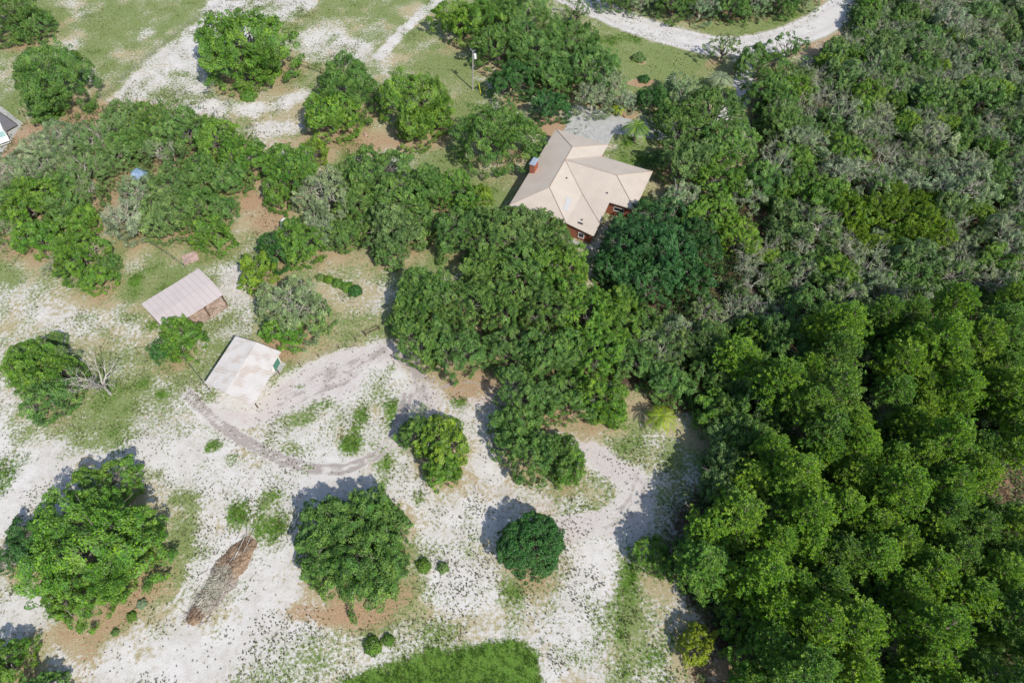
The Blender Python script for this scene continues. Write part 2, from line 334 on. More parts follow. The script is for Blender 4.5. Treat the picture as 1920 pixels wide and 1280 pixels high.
CLEAR_RUTS = 1
blob(316,1085,26,52, 0, warp=1.5, grass=.8, tan=.7, litter=.25)
for k in (0, 1): 
    d = np.abs(np.hypot((X-PX(318,1088)[0])/.6, (Y-PX(318,1088)[1])/1.0)-(3.3+k*.9)) - .12
    put(sm(d+WN2*.4, .4)*.8*((X < PX(325,1000)[0])|(k == 0)), grass=.0, tan=0, litter=0, lush=0)
# east clearing
poly([(1065,790),(1180,745),(1260,800),(1310,820),(1250,900),(1220,980),(1110,1000),(1070,960),(1100,900),(1110,860)], grass=.42, tan=.55, dots=.4)
stripe([(1068,790),(1105,840),(1140,870),(1190,900),(1195,930),(1150,975),(1090,985),(1000,1000)], 3.4, track=.8,grass=.12,tan=.15,dots=.3)
ruts([(1068,790),(1105,840),(1140,870),(1188,900),(1195,930),(1150,972),(1090,984)], 1.4, .35, .55)
ruts([(1205,890),(1192,930),(1175,965)], 1.4, .3, .5)
stripe([(1195,930),(1190,965),(1170,985)], 5, track=.5,grass=.15,tan=.2,dots=.4)
blob(1120,800,40,24, litter=.5,tan=.9,grass=.1); blob(1195,760,24,24, tan=1,grass=.2,litter=.3); blob(1320,820,26,34, tan=1,litter=.2,grass=.4); blob(1250,870,40,60, grass=.55,tan=.25,dots=.6)
blob(1215,1180,70,110, grass=.52,tan=.4,lush=.15,dots=.5); blob(1180,1130,20,100, lush=.4,grass=.75); blob(1230,1200,30,40, lush=.35); blob(1270,1220,26,60, grass=.3,tan=.5)
blob(1050,1240,40,60, grass=.25,dots=.9); blob(1005,1200,10,12, grass=0,tan=0,dots=0)
# the green field at the southern edge
poly([(600,1420),(640,1280),(760,1236),(860,1216),(950,1202),(1000,1203),(1018,1240),(1030,1420)], soft=1.3, warp=1.6, lush=1, grass=1, tan=0, dots=0, litter=0)
# forest floor in the east
FOREST = [(1620,-60),(1590,60),(1530,110),(1440,160),(1400,230),(1420,330),(1300,380),(1120,470),(1110,600),(1130,740),(1200,730),(1260,770),(1330,790),(1350,850),(1300,900),(1270,980),(1250,1040),(1290,1120),(1330,1170),(1330,1210),(1290,1290),(1290,1500),(2300,1500),(2300,-60)]
poly(FOREST, soft=3, warp=5, floor=.95, litter=.4, grass=.2, lush=.25)
poly([(1100,-200),(2300,-200),(2300,-30),(1560,-30),(1440,40),(1290,40),(1130,-10)], soft=2, floor=.6, litter=.5)
blob(1895,905,50,50, floor=.62, litter=1, lush=0, grass=0); blob(1370,1255,40,30, floor=0,litter=.8,tan=.5,lush=0)
blob(200,280,260,90, litter=.6, floor=.2, grass=.3); blob(60,420,120,60, litter=.5, floor=.15, grass=.4)

# ---------------------------------------------------------------- tree meshes
def diamonds(C, N, size, aspect=.55, rng=RNG):
    n = len(C); N = N/np.linalg.norm(N, axis=1, keepdims=True)
    t = rng.normal(size=(n, 3)); t -= N*(t*N).sum(1, keepdims=True); t /= np.linalg.norm(t, axis=1, keepdims=True); b = np.cross(N, t)
    s = (size if np.ndim(size) else np.full(n, size))[:, None]
    V = np.stack([C-t*s, C-b*s*aspect+t*s*.15, C+t*s, C+b*s*aspect+t*s*.15], 1)
    return V.reshape(-1, 3)
def tube_chain(mb, pts, r0, r1, n=5):
    k = len(pts)-1
    for i in range(k): mb.tube(pts[i], pts[i+1], r0+(r1-r0)*i/k, r0+(r1-r0)*(i+1)/k, n)
def bent(a, b, rng, wob=.1, seg=4):
    a = np.array(a, float); b = np.array(b, float); L = np.linalg.norm(b-a); P = []
    for i in range(seg+1):
        t = i/seg; p = a+(b-a)*t
        if 0 < i < seg: p = p+rng.normal(size=3)*wob*L*math.sin(math.pi*t)
        P.append(p)
    return P
def ragged(P, seed, Rr, full=None):
    """pull a crown out of round and heave its top"""
    th = np.arctan2(P[:, 1], P[:, 0]); q = np.hypot(P[:, 0], P[:, 1])/Rr; s_ = seed*.7
    f = 1+np.clip(q, 0, 1)*(.13*np.sin(2*th+s_)+.09*np.sin(3*th+1.7*s_)+.07*np.sin(5*th+2.3*s_)+.05*np.sin(8*th+3.1*s_))-.03
    P = P.copy(); n = fbm(P[:, 0]/Rr*2.1+seed, P[:, 1]/Rr*2.1, seed % 89, 3)-.5; P[:, 0] *= f; P[:, 1] *= f
    P[:, 2] = np.maximum(P[:, 2]*(1+n*.55*(P[:, 2] > 0)), .05)
    if full is not None: full = full.copy(); full[:, :3] = P; return full
    return P
def crown_oak(seed, Rr, leaf=.22, dens=1.0, puffs=1.0, gap=0.0, squash=.56):
    rng = np.random.default_rng(seed)
    hc = .52*Rr+.9; lobes = []
    nl = int(8+Rr*1.3)
    for i in range(nl):
        rad = Rr*(.68*math.sqrt((i+.3)/nl)); an = i*2.399+rng.uniform(-.5, .5)
        lr = Rr*rng.uniform(.28, .42)*(1.0 if rad > .3*Rr else 1.15)
        z = hc+Rr*squash*.75*math.sqrt(max(0, 1-(rad/Rr)**2))-lr*.7+rng.uniform(-.09, .09)*Rr
        lobes.append((rad*math.cos(an), rad*math.sin(an), z, lr))
    lobes = np.array(lobes); C = []; N = []; S = []; T = []
    pr = max(.40, Rr*.088)
    for li, (lx, ly, lz, lr) in enumerate(lobes):
        k = int(puffs*6.5*(lr/pr)**1.7*.62)+5
        d = rng.normal(size=(k, 3)); d[:, 2] = np.abs(d[:, 2])*.9-.25; d /= np.linalg.norm(d, axis=1, keepdims=True)
        pc = np.array([lx, ly, lz])+d*lr*np.array([1, 1, .8])*rng.uniform(.78, 1.08, (k, 1))
        keep = np.ones(k, bool)
        for lj, (ax, ay, az, ar) in enumerate(lobes):
            if lj != li: keep &= np.linalg.norm((pc-np.array([ax, ay, az]))/np.array([1, 1, .8]), axis=1) > ar*.8
        keep &= rng.random(k) > gap
        for c, dd in zip(pc[keep], d[keep]):
            rr = pr*rng.uniform(.65, 1.25); n = int(dens*34*(rr/leaf/2.6)**1.6)+14
            e = rng.normal(size=(n, 3))+dd*.5+np.array([0, 0, .45]); e /= np.linalg.norm(e, axis=1, keepdims=True)
            C.append(c+e*rr*np.array([1, 1, .75])*rng.uniform(.45, 1.06, (n, 1))**.6)
            N.append(e*.7+rng.normal(size=(n, 3))*.6+np.array([0, 0, .45])); S.append(rng.uniform(.65, 1.3, n)*leaf); T.append(np.full(n, rng.uniform(.78, 1.25)*rng.uniform(.9, 1.1)))
    if gap == 0:
        sp = pr*1.35; k = int(Rr*.84/sp)+1
        for i in range(-k, k+1):
            for j in range(-k, k+1):
                cx = (i+.5*(j & 1))*sp+rng.normal()*sp*.25; cy = j*sp*.87+rng.normal()*sp*.25; q = math.hypot(cx, cy)/Rr
                if q > .84 or (Rr < 7 and rng.random() < .38): continue
                cz = hc+Rr*squash*.92*math.sqrt(1-q*q)-.55*pr+rng.normal()*.07*Rr+.25-.2*Rr*(rng.random() < .22)
                rr = pr*rng.uniform(.7, 1.2); n = int(dens*26*(rr/leaf/2.6)**1.6)+10
                e = rng.normal(size=(n, 3))+np.array([cx/Rr*.6, cy/Rr*.6, .6]); e /= np.linalg.norm(e, axis=1, keepdims=True)
                C.append(np.array([cx, cy, cz])+e*rr*np.array([1, 1, .7])*rng.uniform(.4, 1.06, (n, 1))**.6)
                N.append(e*.7+rng.normal(size=(n, 3))*.6+np.array([0, 0, .45])); S.append(rng.uniform(.6, 1.3, n)*leaf); T.append(np.full(n, rng.uniform(.8, 1.25)))
    if gap < .2:
        k = int(6.28*Rr*.85/(pr*1.25))
        for ring, (fr_, fz) in enumerate(((.95, .40), (.90, .22), (.80, .66))):
            for i in range(k):
                an = 6.283*(i+.5*ring+rng.normal()*.3)/k; q = Rr*fr_*rng.uniform(.86, 1.04)*(1+.09*math.sin(3*an+seed)+.05*math.sin(7*an+2*seed))
                if rng.random() < .06+.12*(ring == 1): continue
                rr = pr*rng.uniform(.7, 1.2); n = int(dens*34*(rr/leaf/2.6)**1.6)+8; dd = np.array([math.cos(an), math.sin(an), .25])
                e = rng.normal(size=(n, 3))+dd*.6; e /= np.linalg.norm(e, axis=1, keepdims=True)
                C.append(np.array([q*math.cos(an), q*math.sin(an), max(.25, hc*fz*2.0*.62+rng.normal()*.06*Rr)])+e*rr*np.array([1, 1, .8])*rng.uniform(.4, 1.06, (n, 1))**.6)
                N.append(e*.7+rng.normal(size=(n, 3))*.6+np.array([0, 0, .45])); S.append(rng.uniform(.6, 1.3, n)*leaf); T.append(np.full(n, rng.uniform(.8, 1.2)))
    keepers = []
    wv = .42+.05*Rr
    for q in range(len(C)):
        c0 = C[q].mean(0); g = fbm(np.array([c0[0]/wv/1.6+seed]), np.array([c0[1]/wv/1.6+c0[2]/wv*.6]), seed % 97, 3)[0]
        edge = math.hypot(c0[0], c0[1])/Rr
        if dens > 1.2 or g > .315+.10*edge+gap*.25: keepers.append(q)
    C = [C[q] for q in keepers]; N = [N[q] for q in keepers]; S = [S[q] for q in keepers]; T = [T[q] for q in keepers]
    C = np.concatenate(C); T = np.concatenate(T)
    V = diamonds(C, np.concatenate(N), np.concatenate(S), rng=rng)
    if dens > 1.2: return V, np.repeat(T, 4), lobes
    return ragged(V, seed, Rr), np.repeat(T, 4), ragged(lobes[:, :3].copy(), seed, Rr, lobes)
def join_twigs(me, tw):
    """trunk and the grey limbs that grow from it as one mesh"""
    v0 = [tuple(v.co) for v in me.vertices]; f0 = [tuple(p.vertices) for p in me.polygons]; n = len(v0)
    v1 = [tuple(v.co) for v in tw.vertices]; f1 = [tuple(i+n for i in p.vertices) for p in tw.polygons]
    out = bpy.data.meshes.new('trunk'); out.from_pydata(v0+v1, [], f0+f1); out.materials.append(me.materials[0]); out.materials.append(tw.materials[0])
    out.polygons.foreach_set('material_index', [0]*len(f0)+[1]*len(f1)); out.update(); return out
def trunk_mesh(seed, Rr, lobes, name, mat='bark', twigs=0, twig_mat=None):
    rng = np.random.default_rng(seed+99); mb = MB(); fork = np.array([rng.normal()*.12*Rr*.3, rng.normal()*.12*Rr*.3, .28*Rr+.5]); tr = .05*Rr+.06
    tube_chain(mb, bent((0, 0, -.2), fork, rng, .05, 3), tr*1.25, tr*.9, 8)
    for l in lobes:
        e = np.array(l[:3])+np.array([0, 0, l[3]*.2]); P = bent(fork, e, rng, .10, 4); tube_chain(mb, P, tr*.5, .05, 5)
        for q in range(2): tube_chain(mb, bent(P[3], e+rng.normal(size=3)*l[3]*.5, rng, .1, 2), tr*.2, .03, 4)
    me = bpy.data.meshes.new(name); me.from_pydata([tuple(v) for v in mb.v], [], mb.f); me.materials.append(M[mat]); me.update(); return me
def twig_mesh(seed, Rr, lobes, n, r=.035, out=1.06, name='twigs', mat='twig'):
    """grey limbs and twigs that show through and above the leaves"""
    rng = np.random.default_rng(seed+5); V = []
    def seg(a, b, r0, r1):
        d = b-a; d = d/(np.linalg.norm(d)+1e-9); t = np.cross(d, (0, 0, 1.0)); t /= (np.linalg.norm(t)+1e-9); u = np.cross(t, d)
        A = [a+(t*math.cos(q)+u*math.sin(q))*r0 for q in (0, 2.1, 4.2)]; B = [b+(t*math.cos(q)+u*math.sin(q))*r1 for q in (0, 2.1, 4.2)]
        for i in range(3): V.extend([A[i], A[(i+1) % 3], B[(i+1) % 3], B[i]])
    def grow(p, d, L, r_, depth):
        k = 3
        for i in range(k):
            q = p+d*L/k; seg(p, q, r_, r_*.82); p = q; r_ *= .82; d = d+rng.normal(size=3)*.22; d /= np.linalg.norm(d)
            if depth > 0 and rng.random() < .75:
                e = d+rng.normal(size=3)*.7; e /= np.linalg.norm(e); grow(p, e, L*.62, r_*.7, depth-1)
        if depth > 0: grow(p, d, L*.6, r_*.9, depth-1)
    for _ in range(n):
        l = lobes[rng.integers(len(lobes))]; e = rng.normal(size=3); e[2] = abs(e[2])+.1; e /= np.linalg.norm(e)
        c = np.array(l[:3])+np.array([0, 0, l[3]*.2]); e = e+rng.normal(size=3)*.2; e /= np.linalg.norm(e); grow(c, e, l[3]*.52*out, r*1.2, 2)
    return fast_mesh(name, np.array(V), 4, M[mat])
def bare_mesh(seed, Rr, Ht, name='branches', mat='twig', r0=.16, depth=4, spread=.75):
    rng = np.random.default_rng(seed+77); V = []
    def seg(a, b, ra, rb, n=4):
        d = b-a; d = d/(np.linalg.norm(d)+1e-9); t = np.cross(d, (0.1, 0, 1.0)); t /= (np.linalg.norm(t)+1e-9); u = np.cross(t, d)
        A = [a+(t*math.cos(q*6.283/n)+u*math.sin(q*6.283/n))*ra for q in range(n)]; B = [b+(t*math.cos(q*6.283/n)+u*math.sin(q*6.283/n))*rb for q in range(n)]
        for i in range(n): V.extend([A[i], A[(i+1) % n], B[(i+1) % n], B[i]])
    def grow(p, d, L, r_, dp):
        for i in range(3):
            q = p+d*L/3; seg(p, q, r_, r_*.85); p = q; r_ *= .85; d = d+rng.normal(size=3)*.16+np.array([0, 0, .03]); d /= np.linalg.norm(d)
            if dp > 0 and rng.random() < .6:
                e = d+rng.normal(size=3)*spread; e /= np.linalg.norm(e); grow(p, e, L*.6, r_*.6, dp-1)
        if dp > 0:
            for _ in range(2):
                e = d+rng.normal(size=3)*spread*.7; e /= np.linalg.norm(e); grow(p, e, L*.72, r_*.75, dp-1)
    n0 = 5
    for i in range(n0):
        an = i*6.283/n0+rng.uniform(-.4, .4); e = np.array([math.cos(an)*.8, math.sin(an)*.8, rng.uniform(.5, 1.1)]); e /= np.linalg.norm(e); grow(np.array([0, 0, Ht*.3]), e, Rr*.42, r0*.7, depth-1)
    V = np.array(V); V[:, :2] *= Rr/np.percentile(np.hypot(V[:, 0], V[:, 1]), 99)
    top = V[:, 2] > Ht*.3; V[top, 2] = Ht*.3+(V[top, 2]-Ht*.3)*(Ht*.7/np.percentile(V[top, 2]-Ht*.3, 99))
    tr = []; Vt = V.copy(); V0 = V; V = []
    seg(np.array([0, 0, -.2]), np.array([0, 0, Ht*.3]), r0*1.2, r0*.8, 6)
    return fast_mesh(name, V0, 4, M[mat]), fast_mesh('trunk', np.array(V), 4, M[mat])
def pine_parts(seed, Rr=3.6, Ht=14.0):
    rng = np.random.default_rng(seed+500); C = []; D = []; T = []; mb = MB()
    tube_chain(mb, [(0, 0, -.2), (.1, .05, Ht*.35), (0, .1, Ht*.7), (.1, 0, Ht*.96)], .19, .05, 6)
    nb = 62
    for i in range(nb):      # whorls of limbs
        f = i/nb; z = Ht*(.50+.46*f); an = i*2.399+rng.uniform(-.3, .3); rad = Rr*(1-.80*f**1.8)*rng.uniform(.7, 1.05)
        tip = np.array([math.cos(an)*rad, math.sin(an)*rad, z+rad*rng.uniform(.0, .3)]); base = np.array([0, 0, z-.4])
        mb.tube(base, tip-[0,0,.3], .045, .02, 3); tn = rng.uniform(.82, 1.2); u = (tip-base)/np.linalg.norm(tip-base)
        for k in range(int(7+15*rad/Rr)):
            t = rng.uniform(.25, 1.05)**.8; p = base+(tip-base)*t+rng.normal(size=3)*np.array([.34, .34, .22])
            C.append(p); D.append(u); T.append(tn*rng.uniform(.8, 1.2))
    C = np.array(C); D = np.array(D); T = np.array(T); n = 20
    Ci = np.repeat(C, n, 0); Di = np.repeat(D, n, 0); e = rng.normal(size=Ci.shape)*.85+Di*.95+np.array([0, 0, .45]); e /= np.linalg.norm(e, axis=1, keepdims=True)
    L = rng.uniform(.20, .38, (len(e), 1)); s = np.cross(e, rng.normal(size=e.shape)*.45+[0, 0, 1]); s /= np.linalg.norm(s, axis=1, keepdims=True); wd = .042
    V = np.stack([Ci-s*wd*.6, Ci+e*L*.6-s*wd, Ci+e*L, Ci+e*L*.6+s*wd], 1).reshape(-1, 3)
    me = bpy.data.meshes.new('trunk'); me.from_pydata([tuple(v) for v in mb.v], [], mb.f); me.materials.append(M['pinebark']); me.update()
    return fast_mesh('crown', V, 4, M['needle'], {'tone': np.repeat(T, n*4)}), me
PROTO = {}
def proto(kind, i):
    key = (kind, i)
    if key in PROTO: return PROTO[key]
    s = hash((kind, 3)) if False else sum(map(ord, kind))*13+i*101
    P = []
    if kind in ('oakS', 'oakM', 'oakL'):
        Rr = {'oakS': 3.2, 'oakM': 5.2, 'oakL': 8.0}[kind]
        V, T, lb = crown_oak(s, Rr, {'oakS': .105, 'oakM': .12, 'oakL': .14}[kind])
        P = [('crown', fast_mesh('crown', V, 4, M['leaf'], {'tone': T})), ('trunk', join_twigs(trunk_mesh(s, Rr, lb, 'trunk'), twig_mesh(s, Rr, lb, 7, .035, 1.0)))]
    elif kind in ('greyS', 'greyM'):
        Rr = {'greyS': 3.4, 'greyM': 5.4}[kind]
        V, T, lb = crown_oak(s, Rr, .10, .85, .9, .17 if kind == 'greyS' else .13)
        P = [('crown', fast_mesh('crown', V, 4, M['leaf'], {'tone': T})), ('trunk', join_twigs(trunk_mesh(s, Rr, lb, 'trunk', 'twig'), twig_mesh(s, Rr, lb, 34 if kind == 'greyS' else 50, .024, 1.35)))]
    elif kind == 'lacy':
        Rr = 4.2; V, T, lb = crown_oak(s, Rr, .13, .5, .6, .25)
        P = [('crown', fast_mesh('crown', V, 4, M['leaf'], {'tone': T})), ('trunk', join_twigs(trunk_mesh(s, Rr, lb, 'trunk'), twig_mesh(s, Rr, lb, 8, .03, 1.1)))]
    elif kind == 'round':
        Rr = 4.0; V, T, lb = crown_oak(s, Rr, .11, 1.3, 1.5, 0)
        P = [('crown', fast_mesh('crown', V, 4, M['leaf'], {'tone': .95+(T-1)*.4})), ('trunk', trunk_mesh(s, Rr, lb, 'trunk'))]
    elif kind == 'bare':
        Rr = 3.6; a, b = bare_mesh(s, Rr, 6.2, depth=4, r0=.13, spread=.85); V, T, lb = crown_oak(s, Rr, .09, .3, .55, .3)
        P = [('trunk', join_twigs(b, a)), ('crown', fast_mesh('crown', V, 4, M['leaf'], {'tone': T}))]
    elif kind == 'dead':
        Rr = 2.6; a, b = bare_mesh(s, Rr, 5.2, mat='deadwood', r0=.13, depth=4); P = [('trunk', join_twigs(b, a))]
    elif kind == 'pine':
        Rr = 3.5; a, b = pine_parts(s, 3.3); P = [('crown', a), ('trunk', b)]
    elif kind == 'bush':
        Rr = 1.0; rng = np.random.default_rng(s); n = 900; e = rng.normal(size=(n, 3)); e[:, 2] = np.abs(e[:, 2]); e /= np.linalg.norm(e, axis=1, keepdims=True)
        lump = 1+.22*np.sin(e[:, 0]*5+i)*np.cos(e[:, 1]*4+2*i); C = e*np.array([1, 1, .85])*(lump*rng.uniform(.6, 1, n)**.5)[:, None]; C[:, 2] += .05
        mb = MB()
        for q in range(6): mb.tube((0, 0, -.1), (.5*math.cos(q), .5*math.sin(q), .6), .035, .015, 4)
        me = bpy.data.meshes.new('stems'); me.from_pydata([tuple(v) for v in mb.v], [], mb.f); me.materials.append(M['bark'])
        P = [('foliage', fast_mesh('foliage', diamonds(C, e+rng.normal(size=e.shape)*.5, rng.uniform(.08, .14, n), rng=rng), 4, M['leaf'], {'tone': np.repeat(rng.uniform(.85, 1.15, n), 4)})), ('stems', me)]
    elif kind == 'palm':
        Rr = 2.4; rng = np.random.default_rng(s); V = []; T = []
        for f in range(13):
            an = f*2.399; up = .25+.75*(f/17); tn = rng.uniform(.8, 1.2); P0 = []
            for k in range(9):
                t = k/8; P0.append(np.array([math.cos(an)*t*Rr*(1.05-.3*up), math.sin(an)*t*Rr*(1.05-.3*up), 2.6+up*1.7*t-1.9*t*t]))
            for k in range(8):
                a, b = P0[k], P0[k+1]; d = (b-a)/np.linalg.norm(b-a); sd = np.cross(d, (0, 0, 1)); sd /= np.linalg.norm(sd)
                V.extend([a-sd*.03, b-sd*.03, b+sd*.03, a+sd*.03]); T += [tn*.8]*4
                for q in (0, .33, .66):
                    c = a+(b-a)*q; Lf = (.35+.65*math.sin(math.pi*min(1, (k+q)/8*1.05+.05)))*.75
                    for sg in (-1, 1):
                        tip = c+sd*sg*Lf*.62+d*Lf*.62+np.array([0, 0, -.22*Lf]); md = (c+tip)/2
                        V.extend([c, md-d*.05, tip, md+d*.05]); T += [tn]*4
        mb = MB(); tube_chain(mb, [(0, 0, -.1), (.04, 0, 1.2), (0, .03, 2.5)], .2, .15, 8)
        me = bpy.data.meshes.new('trunk'); me.from_pydata([tuple(v) for v in mb.v], [], mb.f); me.materials.append(M['bark'])
        P = [('fronds', fast_mesh('fronds', np.array(V), 4, M['frond'], {'tone': np.array(T)})), ('trunk', me)]
    PROTO[key] = (Rr, P); return PROTO[key]
NV = {'oakS': 4, 'oakM': 5, 'oakL': 4, 'greyS': 4, 'greyM': 3, 'lacy': 2, 'round': 1, 'bare': 4, 'dead': 2, 'pine': 5, 'bush': 3, 'palm': 2}
COLS = {'mid': (.125,.245,.056), 'bright': (.135,.275,.042), 'dark': (.055,.165,.038), 'grey': (.225,.325,.15), 'olive': (.155,.262,.078), 'yellow': (.26,.36,.03), 'pine': (.18,.345,.036),
        'teal': (.055,.155,.042), 'silver': (.265,.345,.185), 'lime': (.175,.31,.04), 'plum': (.115,.225,.052)}
HC = {'oakS': .95, 'oakM': .95, 'oakL': .95, 'greyS': .95, 'greyM': .95, 'lacy': .95, 'round': .95, 'bare': 1.15, 'dead': 1.2, 'pine': 3.0, 'bush': .4, 'palm': 1.1}
CNT = {}
TREES = []
def tree(px, py, rpx, kind, col, label, name='oak_tree', cat='tree', group=None, h=1.0, litter=.8):
    if kind == 'oak': 
        s0 = PX(px, py, 3)[2]; rm = rpx/s0; kind = 'oakS' if rm < 4.1 else ('oakM' if rm < 6.6 else 'oakL')
    if kind == 'grey':
        s0 = PX(px, py, 3)[2]; kind = 'greyS' if rpx/s0 < 4.4 else 'greyM'
    label = label
    i = CNT.get(kind, 0); CNT[kind] = i+1; Rr, parts = proto(kind, i % NV[kind])
    z = 3.0
    for _ in range(4):
        x, y, s = PX(px, py, z); sc = rpx/s/Rr; z = HC[kind]*Rr*sc*h*(.8 if kind != 'pine' else 1)
    e = empty(name, (x, y, 0), random.uniform(0, 6.28), label, cat, group); e.scale = (sc, sc*random.uniform(.94, 1.06), sc*h)
    c = COLS[col] if isinstance(col, str) else col; j = random.uniform(.9, 1.1)
    for nm, me in parts:
        o = link(nm, me, e); o.color = (c[0]*j*random.uniform(.93, 1.07), c[1]*j, c[2]*j*random.uniform(.9, 1.1), 1)
    TREES.append((x, y, Rr*sc, litter)); return e
